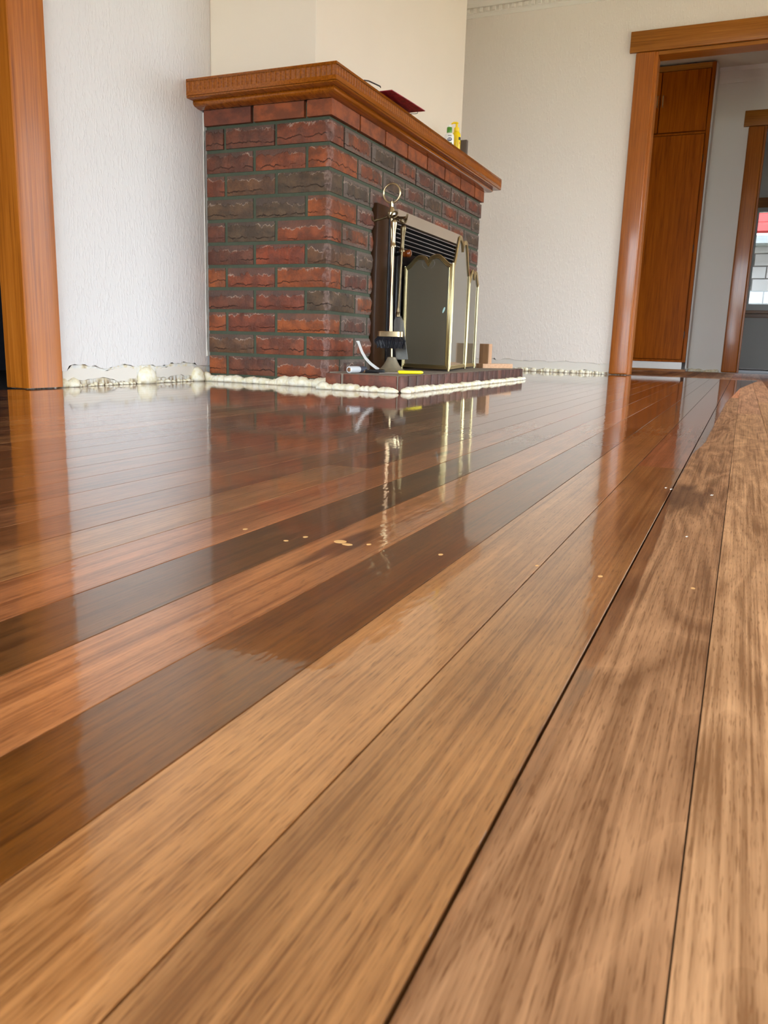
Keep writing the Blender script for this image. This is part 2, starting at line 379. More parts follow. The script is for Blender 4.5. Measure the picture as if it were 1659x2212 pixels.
M['black'] = plain('black_plastic', (22, 22, 24), 0.35)
M['grey_card'] = plain('dark_grey_box', (92, 82, 74), 0.6)
M['peach'] = plain('peach_wood_filler', (226, 176, 112), 0.55, var=0.06, sc=200)
M['fleck'] = plain('white_paint_fleck', (240, 236, 226), 0.6)
def mat_red():
    t = NT('mottled_red_card'); a = t.noise(t.scale(t.pos(), (60, 30, 30)), 1, 4, 0.6)
    t.set(Base_Color=t.ramp(a, [(0.38, lin((112, 4, 26))), (0.58, lin((166, 20, 48))), (0.75, lin((176, 62, 74)))]), Roughness=0.55); return t.m
M['red'] = mat_red()
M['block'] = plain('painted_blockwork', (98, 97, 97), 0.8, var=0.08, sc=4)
M['blockjoint'] = plain('block_joint', (74, 71, 70), 0.9)
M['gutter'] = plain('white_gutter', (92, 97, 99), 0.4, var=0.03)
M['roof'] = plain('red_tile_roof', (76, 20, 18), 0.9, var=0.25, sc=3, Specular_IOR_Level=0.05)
M['ground'] = plain('outdoor_ground', (112, 108, 84), 0.95, var=0.2, sc=1.5)
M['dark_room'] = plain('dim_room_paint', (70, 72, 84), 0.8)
M['carpet'] = plain('pale_grey_floor', (168, 164, 166), 0.85, var=0.06, sc=8)

# ================================================================== STRUCTURE
XW, XF, YS, YE, YB = -2.03, -1.473, 2.782, 4.63, 6.076
# ---- floor: subfloor with every board its own piece
bm = BM(); box(bm, -3.6, XR + .15, YR - .15, 8.25, -0.06, -0.021)
floor = struct(obj('floor', bm, M['subfloor']), 'timber strip floor, freshly lacquered on the left and bare on the right')
W = 0.066
TONES = {-1: (146, 99, 62, .8), 0: (168, 118, 76, .6), 1: (164, 114, 72, .5), -2: (166, 114, 66, .12), -3: (180, 124, 72, .12), -4: (112, 64, 16, .1),
         -5: (184, 118, 68, .15), -6: (104, 64, 26, .2), -7: (174, 108, 64, .15), -8: (138, 84, 42, .15), -9: (158, 98, 56, .15), -10: (146, 92, 54, .2)}
POOL = [(152, 94, 52), (134, 82, 44), (160, 104, 60), (120, 70, 34), (144, 90, 52), (166, 112, 66), (128, 76, 40), (108, 64, 32)]
def board_bm(x0, x1, y0, y1):
    b = BM(); c = 0.0003
    prism(b, [(x0, y0, -.02), (x0, y0, -c), (x0 + c, y0, 0), (x1 - c, y0, 0), (x1, y0, -c), (x1, y0, -.02)], (0, y1 - y0, 0)); return b
SPLITS = {-1: [3.55], 0: [2.62], -2: [1.28, 4.1], -3: [2.3], -4: [1.9], -5: [2.9, 5.0], -6: [1.55], -7: [2.2], 1: [3.3]}
for i in range(-31, 14):
    x0, x1 = i * W, (i + 1) * W
    g0 = g1 = 0.0003
    if i == -1: g0 = 0.0009
    if i == -2: g1 = 0.0006
    if i in (-3, 0, -7, -9): g1 = 0.0006
    ys = [YR]; cuts = SPLITS.get(i)
    if cuts is None:
        cuts = []; y = YR + R.uniform(.6, 3.6)
        while y < 7.6: cuts.append(y); y += R.uniform(2.2, 4.2)
    ys += cuts + [8.2]
    for k in range(len(ys) - 1):
        o = obj('board', board_bm(x0 + g0, x1 - g1, ys[k] + .0003, ys[k + 1] - .0003), M['floor'], floor)
        if i in TONES and k == 0: r, g, b, f = TONES[i]
        else:
            r, g, b = POOL[R.randrange(len(POOL))]; f = R.choice((.12, .2, .45))
            if i in TONES and i >= -3: r, g, b = 176 + R.randint(-12, 10), 120 + R.randint(-10, 10), 74 + R.randint(-6, 8)
        c = lin((r, g, b)); o.color = (c[0], c[1], c[2], f)
bm = BM()
for i in range(14, int((XR) / W) + 1):
    b2 = board_bm(i * W + .0003, min((i + 1) * W, XR) - .0003, YR, 8.2); me = bpy.data.meshes.new('t'); b2.to_mesh(me); b2.free(); bm.from_mesh(me); bpy.data.meshes.remove(me)
o = obj('far_boards', bm, M['floor'], floor); o['kind'] = 'stuff'; c = lin((170, 112, 68)); o.color = (c[0], c[1], c[2], .15)
# filled nail heads along the joist lines
for k, (x, y, rx_, ry_) in enumerate([(-.3083, .6133, .0052, .005), (-.2985, .6075, .0046, .003), (-.343, .6126, .003, .004), (-.3509, .5919, .0032, .003), (-.2822, .6173, .0028, .004),
        (-.2152, .6167, .0028, .004), (-.0835, .6181, .0026, .004), (-.0158, .6205, .0022, .0035), (-.4058, .6107, .003, .004), (-.1348, .6236, .002, .003)]):
    b = BM(); lathe(b, (x, y, 0.0), [(1, -.001), (1, .0001), (.8, .0002)], 14, rx_ * .72, ry_ * .72) if k > 1 else lathe(b, (x, y, 0.0), [(1, -.001), (1, .0001), (.8, .0002)], 14, rx_ * 1.1, ry_ * 1.1); obj('nail_filler', b, M['peach'], floor)
for (x, y, a) in ((-.0174, 1.0602, .0022), (-.0668, 1.0773, .0016), (-.074, 1.085, .0014), (-.031, .80, .0012)):
    b = BM(); prism(b, [(x + a * (1.0 if q % 2 else .4) * math.cos(q * .7), y + 2.2 * a * (1.0 if q % 2 else .4) * math.sin(q * .7), 0.0) for q in range(9)], (0, 0, .0005)); obj('paint_fleck', b, M['fleck'], floor)

def wall_box(name, boxes, mat, label=None):
    b = BM()
    for q in boxes: box(b, *q)
    return struct(obj(name, b, mat), label)
# ---- left wall (door opening nearest), its paper skin ends in a ragged line above the stripped skirting
wl = wall_box('wall_left', [(-2.108, -2.036, 1.86, 4.76, 0, ZC), (-2.42, -2.108, 4.70, 4.76, 0, ZC), (-2.42, -2.306, 4.76, 6.3, 0, ZC), (-2.108, -2.036, YR - .15, .95, 0, ZC), (-2.108, -2.036, .95, 1.86, 2.13, ZC)], M['plaster'], 'white papered wall between the door trim and the brick fireplace')
def ragged(a0, a1, zb, amp, seed, notches=()):
    pts = []; n = int((a1 - a0) / .012)
    for k in range(n + 1):
        a = a0 + (a1 - a0) * k / n; z = zb + amp * (noise.noise(Vector((a * 9, seed, 0))) + .6 * noise.noise(Vector((a * 37, seed, 3))))
        for (n0, n1, zt) in notches:
            if n0 < a < n1: z = zt + .002 * noise.noise(Vector((a * 90, 1, 1)))
        pts.append((a, max(.004, z)))
    return pts
def skin(name, fixed, axis, a0, a1, top, pts, th, mat, parent):
    P = [(a, z) for a, z in pts] + [(a1, top), (a0, top)]
    b = BM()
    if axis == 'x': prism(b, [(fixed, a, z) for a, z in P], (th, 0, 0))
    else: prism(b, [(a, fixed, z) for a, z in P], (0, th, 0))
    return obj(name, b, mat, parent)
skin('wallpaper', -2.036, 'x', 1.955, YS + .05, ZC, ragged(1.955, YS + .05, .066, .016, 1.3, [(1.955, 2.02, .052), (2.365, 2.455, .068), (2.70, 2.80, .062)]), .006, M['wallpaper'], wl)
b = BM(); box(b, -2.306, -2.30, 4.76, YB, .0, ZC); obj('wallpaper', b, M['wallpaper'], wl)
b = BM(); box(b, -2.036, -2.03, YR, .80, 0, ZC); box(b, -2.036, -2.03, .80, 1.955, 2.27, ZC); obj('wallpaper', b, M['wallpaper'], wl)
# torn flaps of lining below the paper edge
pf = ragged(2.0, 2.78, .022, .014, 8.1, [(2.365, 2.46, .10), (2.70, 2.80, .10)])
def band(x, th, lo, hi, mat, parent, name, axis='x'):
    b = BM(); run = []
    def flush():
        if len(run) > 2:
            P = [(a, z) for a, z, _ in run] + [(a, t) for a, _, t in reversed(run)]
            if axis == 'x': prism(b, [(x, a, z) for a, z in P], (th, 0, 0))
            else: prism(b, [(a, x, z) for a, z in P], (0, th, 0))
        run.clear()
    for (a, z), (_, t) in zip(lo, hi):
        if t - z > .006: run.append((a, z, t))
        else: flush()
    flush(); return obj(name, b, mat, parent)
hi_ = ragged(2.0, 2.78, .060, .014, 1.3)
band(-2.036, .0035, pf, [(a, min(z - .0025, .060)) for a, z in hi_], M['paint'], wl, 'torn_lining')
# ---- back wall with the hall doorway
DX0, DX1, DH = -.757, .70, 2.137
wb = wall_box('wall_back', [(-2.42, DX0 - .012, YB + .006, YB + .12, 0, ZC), (DX1 + .012, XR + .15, YB + .006, YB + .12, 0, ZC), (DX0 - .012, DX1 + .012, YB + .006, YB + .12, DH + .012, ZC)], M['plaster'], 'white papered wall between the fireplace and the hall doorway')
skin('wallpaper', YB + .006, 'y', -2.30, -.80, ZC, ragged(-2.30, -.80, .082, .012, 4.4, [(-1.75, -1.70, .074)]), -.006, M['wallpaper_back'], wb)
b = BM(); box(b, -.80, .75, YB, YB + .006, 2.16, ZC); box(b, .75, XR, YB, YB + .006, 0, ZC); obj('wallpaper', b, M['wallpaper_back'], wb)
lo_ = ragged(-2.0, -.85, .020, .018, 5.2); hi2 = ragged(-2.0, -.85, .079, .012, 4.4)
band(YB + .006, -.0035, lo_, [(a, z) for a, z in hi2], M['paint'], wb, 'torn_lining', 'y')
# ---- chimney breast
b = BM(); box(b, -2.036, -1.5635, 2.835, 4.50, 1.0345, ZC, .002)
br = struct(obj('wall_breast', b, M['breast']), 'white chimney breast rising above the mantel')
# ---- ceiling, right and rear walls (behind the camera), windows there
wall_box('ceiling', [(-2.2, XR + .15, YR - .15, 8.4, ZC, ZC + .1)], M['ceil'], 'white ceiling')
a, c_, z0, z1 = WIN_R
wall_box('wall_right', [(XR, XR + .12, YR - .15, a, 0, ZC), (XR, XR + .12, c_, 8.4, 0, ZC), (XR, XR + .12, a, c_, 0, z0), (XR, XR + .12, a, c_, z1, ZC)], M['paint'])
x0, x1, z0, z1 = WIN_B
wall_box('wall_rear', [(-2.2, x0, YR - .12, YR, 0, ZC), (x1, XR + .15, YR - .12, YR, 0, ZC), (x0, x1, YR - .12, YR, 0, z0), (x0, x1, YR - .12, YR, z1, ZC)], M['paint'])
def window(name, axis, fixed, a0, a1, z0, z1, n, th=.06, fw=.05):
    r = struct(bpy.data.objects.new(name, None), 'window with white frame'); COL.objects.link(r)
    def bx(b, p0, p1, q0, q1, t0, t1):
        if axis == 'x': box(b, t0, t1, p0, p1, q0, q1, .003)
        else: box(b, p0, p1, t0, t1, q0, q1, .003)
    r.location = (fixed, (a0 + a1) / 2, z0) if axis == 'x' else ((a0 + a1) / 2, fixed, z0)
    for (p0, p1, q0, q1) in [(a0, a1, z0, z0 + fw), (a0, a1, z1 - fw, z1)] + [(a0 + (a1 - a0 - fw) * k / n, a0 + (a1 - a0 - fw) * k / n + fw, z0 + fw, z1 - fw) for k in range(n + 1)]:
        b = BM(); bx(b, p0, p1, q0, q1, fixed, fixed + th); obj('frame', b, M['upvc'], r)
    for k in range(n):
        p0 = a0 + (a1 - a0 - fw) * k / n + fw; p1 = a0 + (a1 - a0 - fw) * (k + 1) / n
        b = BM(); bx(b, p0, p1, z0 + fw, z1 - fw, fixed + th * .45, fixed + th * .55); obj('pane', b, M['pane'], r)
    return r
window('window_2', 'x', XR + .03, *WIN_R, 3); window('window_3', 'y', YR - .09, *WIN_B, 3)

# ---- cornice with dentils on the back wall, plain run round the breast
def cornice_prof(): return [(0, 2.490), (.006, 2.490), (.008, 2.512), (.014, 2.516), (.014, 2.548), (.026, 2.552), (.034, 2.575), (.06, 2.60), (.066, 2.619), (0, 2.619)]
b = BM(); prism(b, [(-2.30, YB - d, z) for d, z in cornice_prof()], (XR + 2.30, 0, 0))
t1 = struct(obj('trim_1', b, M['ceil']), 'white plaster cornice with dentils above the back wall')
me0 = None
for k in range(int((XR + 2.30) / .047)):
    x = -2.29 + k * .047
    if x > .6: break
    b = BM(); box(b, x, x + .026, YB - .030, YB - .012, 2.520, 2.546, .003); obj('dentil', b, M['ceil'], t1)
b = BM(); prism(b, [(-1.5635 + d, 2.835, z) for d, z in cornice_prof()], (0, 4.50 - 2.835 + .06, 0))
struct(obj('trim_2', b, M['ceil']), 'white plaster cornice along the chimney breast')

# ---- hall beyond the doorway
YH = 8.2
wall_box('wall_hall', [(-3.0, -.058, YH, YH + .1, 0, ZC), (.86, XR + .15, YH, YH + .1, 0, ZC), (-.058, .86, YH, YH + .1, 2.14, ZC)], M['hallpaint'], 'plain off-white hall wall beyond the doorway')
wall_box('wall_hall_end', [(-3.1, -3.0, YB + .12, 8.4, 0, ZC)], M['hallpaint'])
b = BM(); prism(b, [(-.47, YH - d, z) for d, z in [(0, 2.50), (.01, 2.50), (.02, 2.53), (.055, 2.585), (.06, 2.619), (0, 2.619)]], (3.2, 0, 0))
struct(obj('trim_3', b, M['hallpaint']), 'plain cornice at the top of the hall wall')
# third room
wall_box('floor_far', [(-2.6, 3.2, YH, 11.3, -.06, -.002)], M['carpet'], 'pale floor of the far room')
wall_box('ceiling_far', [(-2.6, 3.2, YH + .1, 11.3, ZC, ZC + .1)], M['ceil'])
wall_box('wall_far', [(-2.6, -.10, 11, 11.12, 0, ZC), (.75, 3.2, 11, 11.12, 0, ZC), (-.10, .75, 11, 11.12, 0, .70), (-.10, .75, 11, 11.12, 1.92, ZC)], M['hallpaint'], 'wall below and around the far window')
wall_box('wall_far_left', [(-2.6, -2.5, YH + .1, 11, 0, ZC)], M['hallpaint']); wall_box('wall_far_right', [(3.1, 3.2, YH + .1, 11, 0, ZC)], M['hallpaint'])
window('window_1', 'y', 11.02, -.10, .75, .70, 1.92, 1, .07, .075)
b = BM(); box(b, -.16, .82, 10.955, 11.0, .665, .70, .004); box(b, -.14, .80, 10.98, 11.0, .615, .66, .003)
struct(obj('trim_4', b, M['trim_x']), 'varnished timber sill under the far window')
b = BM(); box(b, -.16, .82, 10.975, 11.0, 1.89, 2.0, .004); struct(obj('trim_5', b, M['trim_x']), 'varnished timber head over the far window')
# dim room beyond the left doorway
wall_box('wall_dim_room', [(-3.6, -3.5, YR, 4.0, -.05, ZC), (-3.6, -2.10, 3.2, 3.3, -.05, ZC), (-3.6, -2.10, -1.0, -.9, -.05, ZC), (-3.6, -2.10, -1.0, 3.3, ZC, ZC + .1)], M['dark_room'], 'dim room seen through the left doorway')

# ---- door casings
def casing(name, label, parts):
    r = struct(bpy.data.objects.new(name, None), label); COL.objects.link(r); r.location = parts[0][2]
    for (nm, mk, _, fn) in parts:
        b = BM(); fn(b); obj(nm, b, M[mk], r, smooth=True, angle=35)
    return r
def prof_z(b, pts, z0, z1): prism(b, [(x, y, z0) for x, y in pts], (0, 0, z1 - z0))
# left: architrave profile (flat, groove, rounded inner edge), jamb and stop
L0 = Vector((-2.03, 1.9, 0))
arch = [(-2.03, 1.972), (-2.006, 1.972), (-2.004, 1.970), (-2.004, 1.900), (-2.0058, 1.896), (-2.0058, 1.841), (-2.0085, 1.838), (-2.03, 1.838)]
casing('door_1', 'varnished timber door frame at the left edge of the photo', [
    ('architrave', 'trim_z', L0, lambda b: prof_z(b, arch, 0.004, 2.16)),
    ('jamb', 'trim_z', L0, lambda b: box(b, -2.110, -2.030, 1.844, 1.868, 0.002, 2.16, .002)),
    ('architrave', 'trim_z', L0, lambda b: box(b, -2.03, -2.006, .80, .935, 0.002, 2.16, .003)),
    ('jamb', 'trim_z', L0, lambda b: box(b, -2.110, -2.03, .93, .954, 0.002, 2.16, .002)),
    ('head', 'trim_y', L0, lambda b: box(b, -2.03, -2.004, .76, 2.01, 2.135, 2.268, .003)),
    ('head_lining', 'trim_y', L0, lambda b: box(b, -2.110, -2.03, .95, 1.846, 2.105, 2.135, .002))])
def doorway(name, label, y, x0, x1, dh, depth, w=.138):
    P = Vector((x0, y, 0))
    def leg(xa, xb): return lambda b: box(b, xa, xb, y - .024, y, .004, dh, .011, 5)
    return casing(name, label, [
        ('architrave', 'trim_gloss', P, leg(x0 - w, x0 - .004)), ('architrave', 'trim_gloss', P, leg(x1 + .004, x1 + w)),
        ('head', 'trim_x', P, lambda b: box(b, x0 - w - .042, x1 + w + .042, y - .026, y, dh + .001, dh + .131, .004, 2)),
        ('jamb', 'trim_z', P, lambda b: box(b, x0 - .012, x0 + .012, y - .006, y + depth, .004, dh, .002)),
        ('jamb', 'trim_z', P, lambda b: box(b, x1 - .012, x1 + .012, y - .006, y + depth, .004, dh, .002)),
        ('head_lining', 'trim_x', P, lambda b: box(b, x0 + .012, x1 - .012, y - .006, y + depth, dh - .024, dh, .002))])
doorway('door_2', 'varnished timber frame of the wide doorway to the hall', YB, -.757, .70, 2.137, .125, .133)
doorway('door_3', 'varnished timber frame of the far doorway beyond the hall', YH, -.046, .85, 2.130, .10)

# ---- outdoors
b = BM(); box(b, -40, 40, -40, 60, -.62, -.60); struct(obj('ground', b, M['ground']), 'ground outdoors')
KN = .88                                 # neighbour drawn in close, so the narrow passage gets less sky
def nz(z): return .1725 + (z - .1725) * KN
nh = thing('neighbour_house', 'pale painted blockwork house with red roof seen through the far window', 'house', (.9, 13.2, -.6))
b = BM(); box(b, -2.5, 4.5, 13.225, 13.5, -.6, nz(2.0)); obj('wall_core', b, M['blockjoint'], nh)
for row in range(13):
    z = nz(-.6 + row * .2); zt = nz(-.6 + row * .2 + .2)
    for q in range(9):
        x = (-.62 + q * .4 + (.2 if row % 2 else 0)) * KN
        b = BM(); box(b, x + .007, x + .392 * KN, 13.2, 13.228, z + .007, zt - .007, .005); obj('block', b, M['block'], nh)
b = BM(); prism(b, [(-2.6, y, nz(z)) for y, z in [(12.98, 2.07), (12.94, 2.05), (12.94, 1.93), (13.00, 1.90), (13.2, 1.90), (13.2, 2.07)]], (7.2, 0, 0)); obj('gutter', b, M['gutter'], nh)
for q in range(8):
    y0 = 13.02 + q * .33; zz = nz(2.09) + q * .17
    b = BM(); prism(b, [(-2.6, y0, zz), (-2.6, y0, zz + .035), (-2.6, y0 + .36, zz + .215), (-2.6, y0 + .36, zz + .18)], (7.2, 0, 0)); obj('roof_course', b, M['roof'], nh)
b = BM(); prism(b, [(-4.2, y, z) for y, z in [(YR - .25, 2.74), (YR - .25, 2.82), (4.3, 5.2), (11.7, 2.82), (11.7, 2.74)]], (7.7, 0, 0)); struct(obj('roof', b, M['roof']), 'unseen roof added to shade the side passage')  # out of view; added to keep sky light off the neighbour's wall

# ================================================================== FIREPLACE
fp = thing('fireplace', 'red rock-faced brick fireplace with green mortar and timber mantel', 'fireplace', (-1.75, 3.7, 0))
fb = BM()
ZB, CH = 0.111 - .086, .086              # bottom of lowest course, course height
IY0, IY1, IZ = 3.22, 4.24, .715          # opening taken by the heater
J = .0065                                # half joint
box(fb, XW + .012, XF - .003, YS + .003, YS + .14, 0, 1.03); box(fb, XW + .012, XF - .003, YE - .14, YE - .003, 0, 1.03)
box(fb, -1.62, XF - .003, YS + .14, IY0, 0, 1.03); box(fb, -1.62, XF - .003, IY1, YE - .14, 0, 1.03); box(fb, -1.62, XF - .003, IY0, IY1, IZ, 1.03)
obj('mortar', fb, M['mortar'], fp)
def disp(u, v, w, h, seed, amp, edge_u0=True, edge_u1=True):
    """rock face: zero at the joint edges, bulging and broken in the middle"""
    du = min(u * w / .03 if edge_u0 else 1, (1 - u) * w / .03 if edge_u1 else 1, 1); dv = min(v * h / .02, (1 - v) * h / .02, 1)
    e = max(0, min(du, dv)); n = noise.noise(Vector((u * w * 30, v * h * 55, seed))) + .6 * noise.noise(Vector((u * w * 80, v * h * 90, seed + 9)))
    return amp * e * (.75 + .75 * n)
def brick(x0, x1, y0, y1, z0, z1, side, front, rock, parent, mat, color, soot, top=None):
    b = BM(); amp = .0085 if rock else .0012; s = R.uniform(0, 99); vs = {}
    def V(x, y, z):
        k = (round(x, 5), round(y, 5), round(z, 5))
        if k not in vs: vs[k] = b.verts.new((x, y, z))
        return vs[k]
    nv = 4 if rock else 2
    nx = max(2, round((x1 - x0) / .034)) if rock else 2; ny = max(2, round((y1 - y0) / .034)) if rock else 2
    grids = []
    cz = lambda j: z0 + (z1 - z0) * j / nv
    moved = {}
    if side:      # faces -Y
        for i in range(nx + 1):
            for j in range(nv + 1):
                v = V(x0 + (x1 - x0) * i / nx, y0, cz(j)); d = disp(i / nx, j / nv, x1 - x0, z1 - z0, s, amp, True, not front); moved.setdefault(v, Vector()); moved[v] += Vector((0, -d, 0))
        for i in range(nx):
            for j in range(nv): b.faces.new([V(x0 + (x1 - x0) * (i + p) / nx, y0, cz(j + q)) for p, q in ((0, 0), (1, 0), (1, 1), (0, 1))])
    if front:     # faces +X
        for i in range(ny + 1):
            for j in range(nv + 1):
                v = V(x1, y0 + (y1 - y0) * i / ny, cz(j)); d = disp(i / ny, j / nv, y1 - y0, z1 - z0, s + 5, amp, not side, True); moved.setdefault(v, Vector()); moved[v] += Vector((d, 0, 0))
        for i in range(ny):
            for j in range(nv): b.faces.new([V(x1, y0 + (y1 - y0) * (i + p) / ny, cz(j + q)) for p, q in ((0, 0), (1, 0), (1, 1), (0, 1))])
    A = [V(x, y, z) for x in (x0, x1) for y in (y0, y1) for z in (z0, z1)]
    for q, skip in (((0, 1, 3, 2), False), ((4, 6, 7, 5), front), ((0, 4, 5, 1), side), ((2, 3, 7, 6), False)):
        if not skip: b.faces.new([A[i] for i in q])
    def rim(z):
        r = [A[0 if z == z0 else 1]]
        if side: r += [V(x0 + (x1 - x0) * i / nx, y0, z) for i in range(1, nx)]
        r.append(A[4 if z == z0 else 5])
        if front: r += [V(x1, y0 + (y1 - y0) * i / ny, z) for i in range(1, ny)]
        r += [A[6 if z == z0 else 7], A[2 if z == z0 else 3]]; b.faces.new(r)
    rim(z0); rim(z1)
    for v, d in moved.items(): v.co += d
    o = obj('brick', b, mat, parent, smooth=True, angle=28); c = lin(color); o.color = (c[0], c[1], c[2], soot); return o
REDS = [(124, 62, 36), (116, 58, 36), (132, 68, 36), (110, 57, 37), (122, 64, 38), (102, 58, 40), (130, 60, 32)]
ORG = [(144, 76, 34), (138, 71, 32)]; DRK = [(92, 70, 50), (100, 69, 46), (86, 68, 50)]
SIDE_COL = {10: [0, 1, 1], 9: [0, 0, 0], 8: [0, 0, 1], 7: [0, 2, 2], 6: [2, 2, 1], 5: [0, 2, 0], 4: [0, 0, 2], 3: [1, 0, 1], 2: [0, 0, 2], 1: [1, 0, 1], 0: [2, 0, 0], -1: [1, 0, 0]}
def pick(kind, dark=0.0):
    c = R.choice((REDS, ORG, DRK)[kind]); return tuple(v * (1 - dark) for v in c)
for k in range(-1, 11):
    z0 = ZB + (k + 1) * CH + J; z1 = ZB + (k + 2) * CH - J
    rock = k < 10; out = .014 if k == 10 else (.005 if k == 9 else 0)
    if k == 10: z1 = 1.033
    mat = M['brick'] if rock else M['smooth_brick']
    B = (k % 2 == 0)
    xs = [XW + .012, XW + .232, XW + .462, XF + out] if B else [XW + .012, XW + .100, XW + .330, XF + out]
    cy = YS - out + (.238 if B else .113)           # corner brick's reach along the front
    for q in range(3):
        last = q == 2; kd = SIDE_COL[k][q]
        brick(xs[q] + (J if q else 0), xs[q + 1] - (0 if last else J), YS - out, (cy - J) if last else YS + .10, z0, z1, True, last, rock, fp, mat, pick(kd), .25 if rock else .1)
    y = cy
    while y < YE + out - .02:
        yn = min(y + .244, YE + out)
        if YE + out - yn < .05: yn = YE + out
        segs = [(y, yn)]
        if z1 < IZ + .02:                           # cut for the heater
            segs = []
            if y < IY0: segs.append((y, min(yn, IY0)))
            if yn > IY1: segs.append((max(y, IY1), yn))
        for (a, c_) in segs:
            if c_ - a > .02:
                end = c_ > YE - .01
                dk = .22 if rock else .05
                kd = R.choices((0, 1, 2), (6, 1.6 if k > 3 else .8, 3))[0] if rock else 1
                brick(XF - .10, XF + out, a + J, c_ - (0 if end else J), z0, z1, False, True, rock, fp, M['front_brick'] if rock else mat, pick(kd, dk * .5), .75 if rock else .15)
        y = yn
    # far end face bricks
    brick(XW + .012, XF - .11, YE - .1, YE + out, z0, z1, False, False, False, fp, mat, pick(0, .2), .3)

# ---- hearth: edge bricks round a grey topped slab
HX, HY0, HY1, HZ = -1.11, 2.665, 4.42, .060
b = BM(); box(b, XF + .012, HX - .008, YS + .002, HY1 - .004, .0, HZ, .002); box(b, -1.410, HX - .008, HY0 + .006, YS + .002, .0, HZ, .002); hearth = obj('hearth', b, M['slab'], fp); hearth['label'] = 'low brick hearth with a dusty grey top'
def hbrick(x0, x1, y0, y1, col):
    b = BM(); box(b, x0, x1, y0, y1, .004, HZ - .001, .003, 2); o = obj('brick', b, M['smooth_brick'], hearth, smooth=True, angle=30); c = lin(col); o.color = (c[0], c[1], c[2], .5)
for (x0, x1, c) in ((-1.415, -1.352, (124, 70, 48)), (-1.342, -1.128, (112, 62, 46))): hbrick(x0, x1, HY0, HY0 + .10, c)
y = HY0; hbrick(-1.122, HX, y, y + .068, (98, 62, 54)); y += .078
while y < HY1 - .01:
    yn = min(y + .078, HY1); 
    if HY1 - yn < .03: yn = HY1
    hbrick(HX - .10, HX, y, yn - .006, R.choice(((90, 58, 50), (84, 54, 48), (98, 60, 50)))); y = yn

# ---- mantel
MX, MY0, MY1, MZ0, MZ1 = -1.395, 2.676, 4.762, 1.061, 1.121
mantel = thing('mantelpiece', 'varnished timber mantel shelf with fluted edge on the brick fireplace', 'mantel', (-1.7, 3.7, MZ0))
def ushape(y0, x1, y1, xi, yi0, yi1): return [(XW, y0), (x1, y0), (x1, y1), (XW, y1), (XW, yi1), (xi, yi1), (xi, yi0), (XW, yi0)]
b = BM(); prism(b, [(x, y, MZ1 - .006) for x, y in ushape(MY0, MX, MY1, -1.5625, 2.834, 4.501)], (0, 0, .006)); obj('shelf_top', b, M['mantel_x'], mantel)
b = BM(); prism(b, [(x, y, MZ0) for x, y in ushape(MY0 + .0055, MX - .0055, MY1 - .0055, -1.5625, 2.834, 4.501)], (0, 0, MZ1 - .006 - MZ0)); obj('shelf_core', b, M['mantel_x'], mantel)
def flutes(b, p0, p1, nrm, pitch, z0, z1):
    p0, p1, nrm = Vector(p0), Vector(p1), Vector(nrm); n = max(1, round((p1 - p0).length / pitch)); st = (p1 - p0) / n
    prof = [(0, 0), (.06, 0), (.16, -.55), (.5, -.95), (.84, -.55), (.94, 0)]
    pts = []
    for k in range(n):
        for u, d in prof: pts.append(p0 + st * (k + u) + nrm * (d * .0048))
    pts.append(p1.copy())
    for u, w in zip(pts, pts[1:]):
        for za, zb, flat in ((z0, z1, 0),):
            b.faces.new([b.verts.new((q.x, q.y, z)) for q, z in ((u, za), (w, za), (w, zb), (u, zb))])
    for za, zb in ((MZ0 + .002, z0), (z1, MZ1 - .005)):      # flat fillets above and below
        b.faces.new([b.verts.new((q.x, q.y, z)) for q, z in ((p0, za), (p1, za), (p1, zb), (p0, zb))])
b = BM(); FZ = (MZ0 + .017, MZ1 - .009)
flutes(b, (XW, MY0, 0), (MX, MY0, 0), (0, -1, 0), .0205, *FZ); flutes(b, (MX, MY0, 0), (MX, MY1, 0), (1, 0, 0), .0205, *FZ); flutes(b, (MX, MY1, 0), (XW, MY1, 0), (0, 1, 0), .0205, *FZ)
bmesh.ops.remove_doubles(b, verts=b.verts, dist=1e-5); obj('fluted_band', b, M['mantel_x'], mantel)
def sweep_u(prof, mat, name, fx=.74):
    b = BM(); rows = []
    for d, z in prof:
        rows.append([b.verts.new(p) for p in ((XW, YS - d, z), (XF + d * fx, YS - d, z), (XF + d * fx, YE + d, z), (XW, YE + d, z))])
    n = len(rows)
    for i in range(n):
        A, C = rows[i], rows[(i + 1) % n]
        for k in range(3): b.faces.new((A[k], A[k + 1], C[k + 1], C[k]))
    b.faces.new([r[0] for r in rows]); b.faces.new([r[3] for r in rows])
    return obj(name, b, mat, mantel, smooth=True, angle=40)
sweep_u([(.1045, 1.0612), (.1045, 1.058), (.101, 1.0555), (.070, 1.0555), (.070, 1.0612)], M['mantel_x'], 'bead')
sweep_u([(.070, 1.0610), (.070, 1.056), (.064, 1.0545), (.066, 1.051), (.0655, 1.046), (.061, 1.041), (.053, 1.0375), (.044, 1.0362), (.038, 1.0345), (.018, 1.0335), (.018, 1.0610)], M['mantel_x'], 'bed_moulding')
# red rosin-paper sliver of plaster where paper meets brick
pl = []
n = 60
for k in range(n + 1):
    z = .10 + .93 * k / n; pl.append((-2.030 + .003 + .005 * abs(noise.noise(Vector((0, 5, z * 22)))) + .004 * noise.noise(Vector((1, 2, z * 60))), z))
b = BM(); prism(b, [(x, YS - .004, z) for x, z in pl] + [(-2.036, YS - .004, 1.03), (-2.036, YS - .004, .10)], (0, .02, 0)); obj('ragged_plaster_edge', b, M['paint'], wl)

